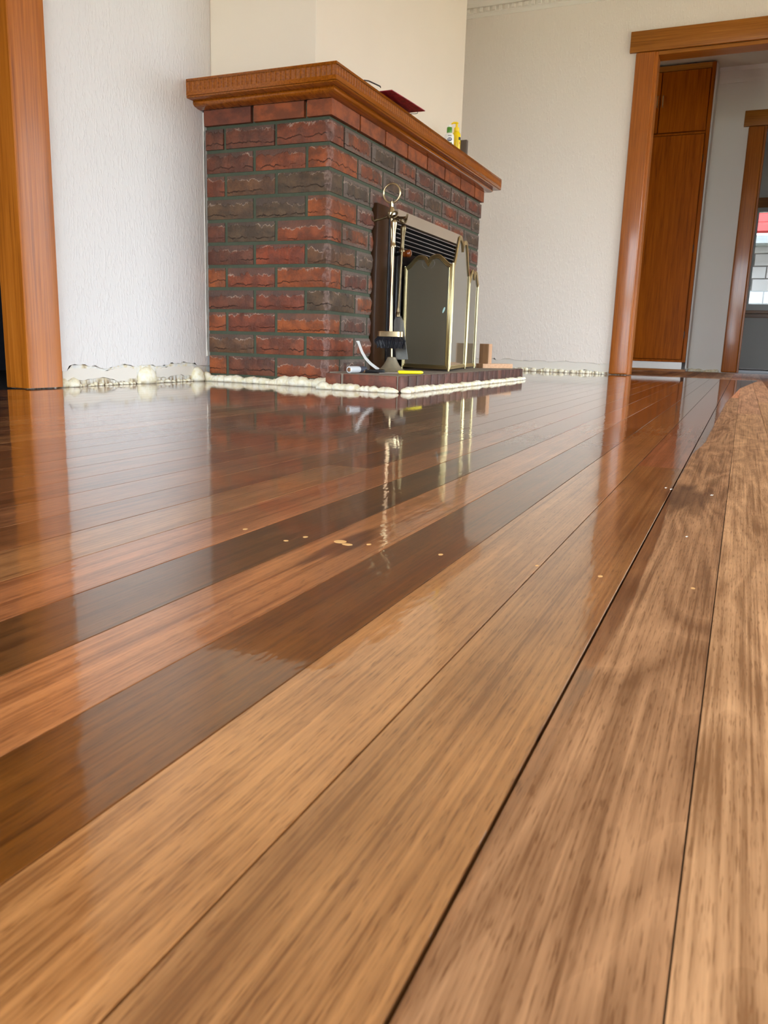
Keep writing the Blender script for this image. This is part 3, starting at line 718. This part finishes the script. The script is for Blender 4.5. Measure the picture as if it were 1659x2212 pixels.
# ---- foam along the floor line
def foam(name, label, path, rfun, step, seed, sq=.8):
    rr = random.Random(seed); b = BM(); pts = [Vector(p) for p in path]; base = pts[0].copy()
    for A, C in zip(pts, pts[1:]):
        L = (C - A).length; n = max(1, int(L / step))
        for k in range(n):
            f = (k + rr.random() * .6) / n; p = A.lerp(C, f); r = rfun(f) * rr.uniform(.6, 1.1)
            bmesh.ops.create_icosphere(b, subdivisions=2, radius=1, matrix=Matrix.Translation((p.x + rr.uniform(-.004, .004), p.y + rr.uniform(-.004, .004), max(.0, r * .35))) @ Matrix.Diagonal((r * rr.uniform(.8, 1.3), r * rr.uniform(.8, 1.3), r * sq, 1)))
    for v in b.verts:
        v.co += Vector((fbm(v.co, 70), fbm(v.co + Vector((9, 0, 0)), 70), fbm(v.co + Vector((0, 9, 0)), 70))) * .004
        if v.co.z < .0005: v.co.z = .0005
    o = obj(name, b, M['foam'], None, smooth=True); base_at(o, (base.x, base.y, 0)); return tag(o, label, 'foam')
foam('expanding_foam', 'lumpy cream foam bead along the base of the brick side wall', [(-2.0, YS - .022, 0), (-1.43, YS - .022, 0)], lambda f: .021 + .014 * f, .011, 3)
foam('expanding_foam', 'cream foam bead along the short end of the hearth', [(-1.43, HY0 - .016, 0), (-1.125, HY0 - .014, 0)], lambda f: .026 - .010 * f, .010, 4)
foam('expanding_foam', 'white foam bead running along the long front edge of the hearth', [(HX + .012, HY0 + .01, 0), (HX + .012, HY1, 0)], lambda f: .018 - .003 * f, .011, 5)
foam('foam_blob', 'round cream foam ball filling a notch in the left wall base', [(-2.033, 2.39, 0), (-2.033, 2.43, 0)], lambda f: .042, .02, 6, 1.15)
foam('foam_blob', 'cream foam lumps in the corner where left wall meets brick', [(-2.02, 2.70, 0), (-2.01, 2.765, 0)], lambda f: .032, .022, 8, 1.3)
foam('foam_blob', 'cream foam lump beside the foot of the left door frame', [(-2.030, 1.99, 0), (-2.030, 2.06, 0)], lambda f: .026, .02, 9, 1.1)
foam('foam_line', 'thin cream foam line at the base of the left wall', [(-2.028, 2.06, 0), (-2.028, 2.69, 0)], lambda f: .010, .018, 10)
foam('foam_line', 'thin cream foam line at the base of the back wall', [(-1.95, YB, 0), (-.92, YB, 0)], lambda f: .018, .022, 11, 1.1)
foam('foam_line', 'grimy foam crumbs at the base of the hall wall', [(-.47, YH - .01, 0), (-.20, YH - .01, 0)], lambda f: .022, .022, 12, 1.0)

# ================================================================== WOOD HEATER in the opening
wh = thing('wood_heater', 'brown and grey inbuilt wood heater in the brick opening', 'heater', (XF, 3.72, HZ))
def part(name, mat, parent, fn, smooth=False, angle=35):
    b = BM(); fn(b); return obj(name, b, M[mat] if isinstance(mat, str) else mat, parent, smooth, angle)
FX = XF + .022
part('firebox', 'heater_black', wh, lambda b: box(b, -1.60, XF - .012, IY0 + .01, IY1 - .01, HZ, .712))
part('side_panel', 'heater_brown', wh, lambda b: box(b, XF - .012, FX, 3.172, 3.292, HZ + .001, .742, .005, 2), True)
part('inner_panel', 'heater_dark', wh, lambda b: box(b, XF - .012, FX - .002, 3.306, 3.376, HZ + .001, .735, .004, 2), True)
part('side_panel', 'heater_brown', wh, lambda b: box(b, XF - .012, FX, 4.236, 4.262, HZ + .001, .69, .004, 2), True)
def fascia(b):
    P = [(3.384, .697), (4.262, .697)]
    for q in range(7):
        a = q * H / 6; P.append((4.262 - .03 + .03 * math.cos(a), .748 - .03 + .03 * math.sin(a)))
    P.append((3.384, .748)); prism(b, [(XF - .012, y, z) for y, z in P], (.036, 0, 0))
o = part('top_fascia', 'heater_grey', wh, fascia); o['label'] = 'warm grey top fascia'
for q in range(6):
    z = .592 + q * .0185
    part('louvre_slat', 'slat', wh, lambda b: prism(b, [(XF + .012, 3.39, z + .002), (XF + .012, 3.39, z + .0050), (XF + .020, 3.39, z + .0035), (XF + .020, 3.39, z)], (0, .84, 0)))
dr = part('heater_door', 'heater_dark', wh, lambda b: [box(b, XF - .012, FX, *q, .004, 2) for q in ((3.40, 3.455, .10, .575), (4.165, 4.22, .10, .575), (3.456, 4.164, .10, .155), (3.456, 4.164, .52, .575))], True)
part('door_glass', mat_glass('heater_glass', (.5, .5, .5, 1), .1, .05, (20, 18, 16)), dr, lambda b: box(b, XF - .002, XF + .008, 3.455, 4.165, .155, .52))
part('control_rod', 'heater_black', wh, lambda b: tube(b, [(XF + .0, 3.40, .558), (-1.425, 3.375, .560)], .006))
def knob(b):
    pr = [(.009, 0), (.0125, .004), (.0145, .009), (.0135, .0125), (.015, .016), (.016, .022), (.015, .027), (.0165, .030), (.0168, .037), (.0155, .044), (.011, .047)]
    lathe(b, (-1.425, 3.375, .560), pr, 18, axis=(.90, -.06, .02))
part('wooden_knob', 'knobwood', wh, knob, True, 50)

# ================================================================== FIRE SCREEN
fs = thing('fire_screen', 'three-panel brass fire screen with smoky glass on the hearth', 'fire screen', (-1.25, 3.6, HZ))
def top_curve(w, zs, hump, notch, n=14):
    pts = []
    half = []
    for k in range(n + 1):
        u = k / n                               # 0 shoulder -> 1 notch
        if u < .62: q = u / .62; z = hump * (q * q * (3 - 2 * q))
        else: q = (u - .62) / .38; z = notch + (hump - notch) * math.sqrt(max(0, 1 - q * q))
        half.append((u * .5 * w, zs + z))
    return half + [(w - s, z) for s, z in reversed(half[:-1])]
def offset(poly, d):
    n = len(poly); out = []
    for i in range(n):
        p, a, c = Vector(poly[i]), Vector(poly[i - 1]), Vector(poly[(i + 1) % n])
        e1 = (p - a).normalized(); e2 = (c - p).normalized(); n1 = Vector((-e1.y, e1.x)); n2 = Vector((-e2.y, e2.x)); m = (n1 + n2).normalized()
        out.append(p + m * (d / max(.45, m.dot(n1))))
    return out
def screen_panel(A, Bp, zs, hump, notch, ornament=True):
    A, Bp = Vector(A), Vector(Bp); w = (Bp - A).length; t = (Bp - A) / w; nrm = Vector((t.y, -t.x, 0))
    zb = HZ + .008
    poly = [(0, zb)] + [(w, zb)] + [p for p in reversed(top_curve(w, zs, hump, notch))]      # counter-clockwise
    W3 = lambda p, d=0: A + t * p[0] + nrm * d + Vector((0, 0, p[1]))
    fr = BM()
    for off, r in ((.0028, .0032), (.0092, .0030), (.0156, .0030)):
        tube(fr, [W3(p, .003) for p in offset(poly, off)], r, 8, closed=True)
    o1, o2 = offset(poly, .001), offset(poly, .018); n = len(poly)
    for dd in (.0015, -.0045):
        a = [fr.verts.new(W3(p, dd)) for p in o1]; c = [fr.verts.new(W3(p, dd)) for p in o2]
        for i in range(n): fr.faces.new((a[i], a[(i + 1) % n], c[(i + 1) % n], c[i]))
    f = obj('panel_frame', fr, M['polished_brass'], fs, True, 50)
    g = BM(); prism(g, [W3(p, -.003) for p in offset(poly, .014)], nrm * .003); obj('glass', g, M['smoke'], f)
    if ornament:
        e = BM(); cz = zs + notch - .028
        for sg in (-1, 1):
            tube(e, [W3((w / 2 + sg * (.006 + .030 * math.sin(q * .28)), cz + .010 - .020 * math.cos(q * .28 + .2)), .0008) for q in range(1, 10)], .0007, 5)
        obj('etched_scroll', e, M['slat'], f)
    for q in (0, w):
        b = BM(); tube(b, [A + t * q + Vector((0, 0, HZ + .001)), A + t * q + Vector((0, 0, zs + .002))], .0052, 10); obj('hinge_post', b, M['polished_brass'], f, True, 50)
    return f
S0, S1, S2 = (-1.438, 3.459, 0), (-1.177, 3.36, 0), (-1.272, 3.874, 0)
S3 = (-1.298, 4.11, 0)
p1 = screen_panel(S0, S1, .512, .046, .024); p2 = screen_panel(S1, S2, .515, .135, .10, False); p3 = screen_panel(S2, S3, .485, .060, .04, False)
b = BM(); bmesh.ops.create_icosphere(b, subdivisions=2, radius=1, matrix=Matrix.Translation((-1.2135, 3.3695, .322)) @ Matrix.Rotation(.35, 4, 'Y') @ Matrix.Diagonal((.0045, .002, .014, 1)))
o = obj('sticker', b, plain('pale_teal_sticker', (178, 214, 210), .4), p1, True); o['label'] = 'small pale teal mark on the glass'

# ================================================================== FIRE TOOLS
st = thing('fire_tool_stand', 'brass fire tool stand with ring top and flared base', 'tool stand', (-1.276, 2.96, HZ))
B0 = Vector((-1.276, 2.96, HZ)); T0 = Vector((-1.295, 2.96, .655))
part('base', 'basecast', st, lambda b: lathe(b, B0, [(.076, 0), (.076, .004), (.062, .007), (.050, .012), (.040, .020), (.031, .031), (.024, .044), (.019, .054), (.017, .060), (.006, .062)], 28), True, 40)
part('pole', 'brass', st, lambda b: tube(b, [B0 + Vector((0, 0, .05)), T0], .0042, 10), True, 50)
part('finial', 'brass', st, lambda b: lathe(b, T0 + Vector((0, 0, -.012)), [(.008, 0), (.014, .008), (.0145, .020), (.010, .034), (.006, .042), (.0052, .060), (.006, .062)], 8), False)
part('ring', 'brass', st, lambda b: tube(b, [(-1.297 + .0345 * math.cos(a), 2.96 + .006 * math.sin(a) * 0, .734 + .0345 * math.sin(a)) for a in [k * 2 * math.pi / 36 for k in range(36)]], .0038, 10, closed=True), True, 60)
for ang in (180, 285, 340, 70):
    a = math.radians(ang); d = Vector((math.cos(a), math.sin(a), 0)); c = T0 + Vector((0, 0, -.004))
    pts = [c + d * .006, c + d * .022 + Vector((0, 0, -.003)), c + d * .042 + Vector((0, 0, -.009)), c + d * .060 + Vector((0, 0, -.011)), c + d * .070 + Vector((0, 0, -.016)), c + d * .078 + Vector((0, 0, -.012)), c + d * .084 + Vector((0, 0, .002))]
    part('hook', 'bronze', st, lambda b: tube(b, pts, [.007, .0055, .0046, .0052, .006, .005, .003], 8), True, 60)

def hang_tool(name, label, top, rod_end, rodmat, hmat):
    top, rod_end = Vector(top), Vector(rod_end); r = thing(name, label, 'fire tool', rod_end)
    d = (rod_end - top).normalized(); ax = -d
    hr = top + d * .018
    part('loop', 'bronze', r, lambda b: tube(b, [top + Vector((.012 * math.cos(q), .010 * math.sin(q) * .6, .012 * math.sin(q))) for q in [k * 2 * math.pi / 20 for k in range(20)]], .0034, 8, closed=True), True, 60)
    prof = [(.0115, 0), (.0115, .006), (.0085, .010), (.0080, .018), (.0075, .040), (.0085, .060), (.0112, .078), (.0118, .088), (.0105, .094), (.006, .098)]
    part('handle', hmat, r, lambda b: lathe(b, hr + d * .098, prof, 16, axis=ax), True, 40)
    part('rod', rodmat, r, lambda b: tube(b, [hr + d * .096, rod_end], .0042, 10), True, 50)
    return r
bt = hang_tool('hearth_brush', 'hearth brush with brass cap and black bristles on the tool stand', (-1.268, 2.925, .650), (-1.272, 2.925, .218), 'copper_rod', 'brass')
def brush_cap(b):
    P = []
    for sx, a0 in ((1, -H), (-1, H)):
        for q in range(9):
            a = a0 + q * math.pi / 8; P.append((-1.269 + sx * .036 + .017 * math.cos(a), 2.925 + .017 * math.sin(a), .1985))
    prism(b, P, (0, 0, .021))
o = part('brush_cap', 'brass', bt, brush_cap, True, 40)
bv = o.modifiers.new('bevel', 'BEVEL'); bv.width = .004; bv.segments = 2
def bristles(b):
    rr = random.Random(4)
    for k in range(420):
        x = rr.uniform(-1, 1); y = rr.uniform(-1, 1); p = Vector((-1.269 + x * .046, 2.925 + y * .013, .200)); e = Vector((-1.269 + x * .050 + rr.uniform(-.006, .006), 2.925 + y * .020, .160 + rr.uniform(-.006, .010)))
        tube(b, [p, p.lerp(e, .5) + Vector((x * .008 + rr.uniform(-.003, .003), y * .006, 0)), e], [.0022, .0025, .0016], 4)
o = part('bristles', 'bristle', bt, bristles); o['kind'] = 'stuff'
sh = hang_tool('hearth_shovel', 'hearth shovel with grey steel blade hanging behind the brush', (-1.258, 2.995, .640), (-1.276, 3.01, .285), 'bronze', 'bronze')
def blade(b):
    P = [(-1.282, .292), (-1.266, .284), (-1.252, .262), (-1.244, .225), (-1.236, .185), (-1.219, .113), (-1.270, .110), (-1.284, .185), (-1.290, .225), (-1.292, .262)]
    prism(b, [(x, 3.012 - (.29 - z) * .12, z) for x, z in P], (0, .003, 0))
o = part('blade', 'steel', sh, blade); bv = o.modifiers.new('bevel', 'BEVEL'); bv.width = .001; bv.segments = 1
part('socket', 'bronze', sh, lambda b: lathe(b, (-1.276, 3.008, .278), [(.009, 0), (.009, .014), (.0065, .017), (.0075, .022), (.0055, .034)], 12), True, 40)

# ================================================================== THINGS ON THE HEARTH
ur = thing('timber_offcut', 'upright brown timber offcut standing at the far end of the hearth', 'wood', (-1.262, 4.19, .084))
part('dark_face', 'offcut_dark', ur, lambda b: box(b, -1.290, -1.240, 4.168, 4.1745, .0842, .187, .001))
part('core', 'offcut_z', ur, lambda b: box(b, -1.290, -1.240, 4.1745, 4.235, .0842, .187, .001))
fl = thing('timber_offcut', 'flat pale timber offcut lying under the upright one', 'wood', (-1.22, 4.19, HZ))
part('end_grain', 'offcut_dark', fl, lambda b: box(b, -1.300, -1.262, 4.150, 4.156, HZ + .0005, .0838, .001))
part('core', 'offcut', fl, lambda b: prism(b, [(-1.300, 4.156, HZ + .0005), (-1.262, 4.156, HZ + .0005), (-1.150, 4.34, HZ + .0005), (-1.194, 4.36, HZ + .0005)], (0, 0, .0233)))
sd = thing('screwdriver', 'screwdriver with pale grey handle and dark collar on the hearth', 'tool', (-1.36, 2.75, HZ))
def ax_lathe(o, e, pr, seg=18):
    o, e = Vector(o), Vector(e); L = (e - o).length
    return lambda b: lathe(b, o, [(r, h * L) for r, h in pr], seg, axis=(e - o))
A = Vector((-1.335, 2.70, .0735)); C = Vector((-1.326, 2.805, .0735)); D = Vector((-1.324, 2.83, .0735))
part('handle', 'pale_grip', sd, ax_lathe(A, C, [(.0085, 0), (.0125, .02), (.0130, .25), (.0125, .6), (.0105, .85), (.0100, 1)]), True, 40)
part('end_cap', 'copper_rod', sd, ax_lathe(A + (A - C) * .012, A, [(.0075, 0), (.0080, 1)]), True, 40)
part('collar', 'dark_grip', sd, ax_lathe(C.lerp(A, .38), C + (C - A) * .12, [(.0118, 0), (.0125, .2), (.0122, .75), (.0108, 1)]), True, 40)
part('shaft', 'bright_steel', sd, ax_lathe(C, D + (D - C) * .6, [(.0035, 0), (.0035, 1)]), True, 40)
kn = thing('chisel', 'yellow-handled chisel with thin steel blade near the hearth edge', 'tool', (-1.20, 2.87, HZ))
A = Vector((-1.198, 2.845, .0672)); C = Vector((-1.130, 2.93, .0672))
part('handle', 'bright_yellow', kn, ax_lathe(A, C, [(.004, 0), (.0066, .03), (.0066, .25), (.0062, .6), (.0066, .92), (.004, 1)]), True, 40)
d = (A - C).normalized(); s = Vector((-d.y, d.x, 0)); e = A + d * .085
part('blade', 'bright_steel', kn, lambda b: prism(b, [A + s * .005 + Vector((0, 0, -.004)), A - s * .005 + Vector((0, 0, -.004)), e - s * .007 + Vector((0, 0, -.0055)), e + s * .007 + Vector((0, 0, -.0055))], (0, 0, .003)))
mk = thing('marker_pen', 'black marker pen with bare wooden tip lying behind the chisel', 'pen', (-1.31, 2.82, HZ))
A = Vector((-1.318, 2.80, .0675)); C = Vector((-1.262, 2.86, .0675))
part('barrel', 'black', mk, ax_lathe(A, C, [(.0065, 0), (.007, .05), (.007, .9), (.005, 1)]), True, 40)
part('tip', 'copper_rod', mk, ax_lathe(A + (A - C) * .22, A, [(.004, 0), (.0062, .3), (.0064, 1)]), True, 40)
# curved white strap
P = [(-1.4194, 2.95, .1767), (-1.411, 2.95, .157), (-1.4019, 2.95, .1372), (-1.385, 2.95, .112), (-1.3638, 2.95, .093), (-1.340, 2.95, .078), (-1.3122, 2.94, .0655), (-1.302, 2.935, .0625)]
b = BM()
for dd in (0, .0015):
    pass
pv = [Vector(p) for p in P]; rows = []
for k, p in enumerate(pv):
    t_ = (pv[min(k + 1, len(pv) - 1)] - pv[max(k - 1, 0)]).normalized(); nn = t_.cross(Vector((0, 1, 0))).normalized(); w_ = .0055
    rows.append([b.verts.new(p + q) for q in (nn * w_ + Vector((0, .0008, 0)), nn * w_ - Vector((0, .0008, 0)), -nn * w_ - Vector((0, .0008, 0)), -nn * w_ + Vector((0, .0008, 0)))])
for Aq, Cq in zip(rows, rows[1:]):
    for k in range(4): b.faces.new((Aq[k], Aq[(k + 1) % 4], Cq[(k + 1) % 4], Cq[k]))
b.faces.new(rows[0]); b.faces.new(rows[-1][::-1])
p0 = pv[0]; box(b, p0.x - .008, p0.x + .003, p0.y - .002, p0.y + .002, p0.z - .002, p0.z + .003)
o = obj('plastic_strap', b, M['white_plastic']); base_at(o, (-1.302, 2.935, HZ)); tag(o, 'curved white plastic strap leaning up beside the tool stand', 'strap')

# ================================================================== THINGS ON THE MANTEL
Z = MZ1
lb = thing('lotion_bottle', 'white lotion bottle with green collar and white cap on the mantel', 'bottle', (-1.452, 4.0, Z))
part('body', 'white_plastic', lb, lambda b: lathe(b, (-1.452, 4.0, Z), [(.022, 0), (.0245, .003), (.0245, .060), (.022, .070), (.014, .077), (.012, .078)], 24, 1, .75), True, 50)
part('collar', 'green', lb, lambda b: lathe(b, (-1.452, 4.0, Z + .077), [(.0125, 0), (.0130, .001), (.0128, .025), (.012, .026)], 20), True, 40)
part('cap', 'white_plastic', lb, lambda b: lathe(b, (-1.452, 4.0, Z + .103), [(.0095, 0), (.0090, .007), (.007, .0095)], 18), True, 40)
def on_face(cx, cy, sx, sy, ang, r):
    a = math.radians(ang); return Vector((cx + sx * r * math.cos(a), cy + sy * r * math.sin(a), 0))
def patch(b, cx, cy, r, sy, a0, a1, z0, z1, oval=False, n=10):
    m = 6
    V = []
    for j in range(m + 1):
        row = []
        for i in range(n + 1):
            u, v = i / n, j / m
            if oval:
                th = math.pi * (v - .5); hw = math.cos(th); uu = .5 + (u - .5) * hw; z = (z0 + z1) / 2 + (z1 - z0) / 2 * math.sin(th)
            else: uu, z = u, z0 + (z1 - z0) * v
            p = on_face(cx, cy, 1, sy, a0 + (a1 - a0) * uu, r); row.append(b.verts.new((p.x, p.y, z)))
        V.append(row)
    for j in range(m):
        for i in range(n): b.faces.new((V[j][i], V[j][i + 1], V[j + 1][i + 1], V[j + 1][i]))
AV = -70                                   # side of a bottle that faces the viewer
part('oval_emblem', 'navy', lb, lambda b: patch(b, -1.452, 4.0, .0248, .75, AV - 28, AV + 32, Z + .037, Z + .053, True))
part('emblem_script', 'white_plastic', lb, lambda b: [patch(b, -1.452, 4.0, .0250, .75, AV - 18 + q * 7, AV - 13 + q * 7, Z + .0435, Z + .0475 + (.002 if q in (0, 3) else 0), False, 2) for q in range(6)])
part('print_line', 'greyprint', lb, lambda b: [patch(b, -1.452, 4.0, .0248, .75, AV - 20 + q * 9, AV - 13 + q * 9, Z + .060, Z + .0645, False, 2) for q in range(5)])
part('lower_band', 'green', lb, lambda b: patch(b, -1.452, 4.0, .0248, .75, AV - 28, AV + 32, Z + .026, Z + .031))
pb = thing('pump_bottle', 'bright yellow pump bottle with black label patch on the mantel', 'bottle', (-1.452, 4.105, Z))
C0 = (-1.452, 4.105)
part('body', 'yellow', pb, lambda b: lathe(b, (*C0, Z), [(.021, 0), (.0225, .003), (.0225, .082), (.021, .096), (.015, .106), (.0135, .108)], 24, 1, .8), True, 50)
part('collar', 'yellow', pb, lambda b: lathe(b, (*C0, Z + .108), [(.0135, 0), (.0138, .001), (.0128, .018), (.006, .021), (.0055, .036)], 18), True, 40)
part('pump_head', 'yellow', pb, lambda b: (lathe(b, (*C0, Z + .144), [(.006, 0), (.0085, .002), (.0085, .006), (.006, .0085)], 14), tube(b, [(C0[0], C0[1], Z + .149), (C0[0] - .014, C0[1] - .008, Z + .149), (C0[0] - .024, C0[1] - .013, Z + .143)], [.006, .005, .003], 8)), True, 40)
part('label_patch', 'blackprint', pb, lambda b: patch(b, *C0, .0228, .8, AV + 28, AV + 72, Z + .066, Z + .080))
part('label_mark', 'redprint', pb, lambda b: patch(b, *C0, .0228, .8, AV + 40, AV + 56, Z + .046, Z + .058, True))
o = part('grey_box', 'grey_card', None, lambda b: box(b, -1.470, -1.425, 4.196, 4.216, Z, Z + .090, .002)); base_at(o, (-1.45, 4.206, Z)); tag(o, 'narrow dark grey box standing behind the yellow bottle', 'box')
rc = thing('red_card', 'mottled crimson card overhanging the front edge of the mantel', 'card', (-1.40, 3.23, Z))
part('sheet', 'red', rc, lambda b: prism(b, [(-1.52, 3.085, Z + .012), (-1.3623, 3.080, Z + .012), (-1.348, 3.23, Z + .011), (-1.3404, 3.382, Z + .012), (-1.50, 3.385, Z + .012)], (0, 0, .003)))
part('wire_loop', 'black', rc, lambda b: tube(b, [(-1.372, 3.376, Z + .012), (-1.372, 3.378, Z + .006), (-1.380, 3.372, Z + .003), (-1.396, 3.362, Z + .0015), (-1.42, 3.35, Z + .0015)], .0013, 6), True)
pn = thing('bent_rod', 'thin black rod with a bent end overhanging the mantel edge', 'rod', (-1.41, 2.98, Z))
part('shaft', 'black', pn, lambda b: tube(b, [(-1.408, 2.925, Z + .009), (-1.398, 2.945, Z + .011), (-1.385, 3.018, Z + .012), (-1.386, 3.026, Z + .010)], [.0022, .0026, .0026, .002], 8), True)
part('bent_end', 'grey_card', pn, lambda b: tube(b, [(-1.408, 2.925, Z + .0090), (-1.428, 2.935, Z + .0022), (-1.412, 3.02, Z + .0022), (-1.400, 3.025, Z + .0022)], .0018, 8), True)

# ================================================================== HALL CUPBOARD
YC = 7.9
cb = thing('hall_cupboard', 'tall orange-brown built-in cupboard in the hall beyond the doorway', 'cupboard', (-1.0, YC, 0))
CX0, CX1 = -1.62, -.487
part('carcass', 'cup', cb, lambda b: box(b, CX0, CX1 - .002, YC + .02, YH - .001, .10, 2.60))
part('frame_stile', 'cup', cb, lambda b: box(b, CX1 - .030, CX1, YC - .004, YC + .02, .085, 2.60, .002))
part('frame_stile', 'cup', cb, lambda b: box(b, CX0, CX0 + .03, YC - .004, YC + .02, .085, 2.60, .002))
part('top_rail', 'trim_x', cb, lambda b: box(b, CX0 + .03, CX1 - .031, YC - .004, YC + .02, 2.555, 2.60, .002))
part('mid_rail', 'cup', cb, lambda b: box(b, CX0 + .03, CX1 - .031, YC - .001, YC + .02, 2.035, 2.052, .002))
part('bottom_rail', 'cup', cb, lambda b: box(b, CX0 + .03, CX1 - .031, YC - .004, YC + .02, .085, .106, .002))
for (xa, xb, hx) in ((CX0 + .034, -.920, -.938), (-.913, CX1 - .034, -.893)):
    dd = part('upper_door', 'cup', cb, lambda b: box(b, xa, xb, YC - .012, YC + .012, 2.058, 2.550, .003))
    part('handle', 'brass', dd, lambda b: tube(b, [(hx, YC - .012, 2.268), (hx, YC - .030, 2.276), (hx, YC - .030, 2.352), (hx, YC - .012, 2.360)], .005, 8), True)
for (xa, xb) in ((CX0 + .034, -.965), (-.958, CX1 - .034)):
    dd = part('lower_door', 'cup', cb, lambda b: box(b, xa, xb, YC - .012, YC + .012, .110, 2.030, .003))
    if xb > -.6:
        for z in (.30, 1.05, 1.80): part('hinge', 'heater_dark', dd, lambda b: box(b, xb - .001, xb + .004, YC - .016, YC - .002, z, z + .06, .001))
o = part('kick_board', 'white_plastic', cb, lambda b: box(b, CX0, CX1 - .028, YC + .004, YC + .02, .022, .084)); o['label'] = 'white kick board'
part('side_strip', 'hallpaint', cb, lambda b: box(b, CX1 + .0005, CX1 + .014, YC + .03, YH - .001, .03, 2.60))
o = part('floor_batten', 'trim_x', cb, lambda b: box(b, CX0, CX1 + .01, YC - .004, YC + .02, .001, .021)); o['label'] = 'dark floor batten'
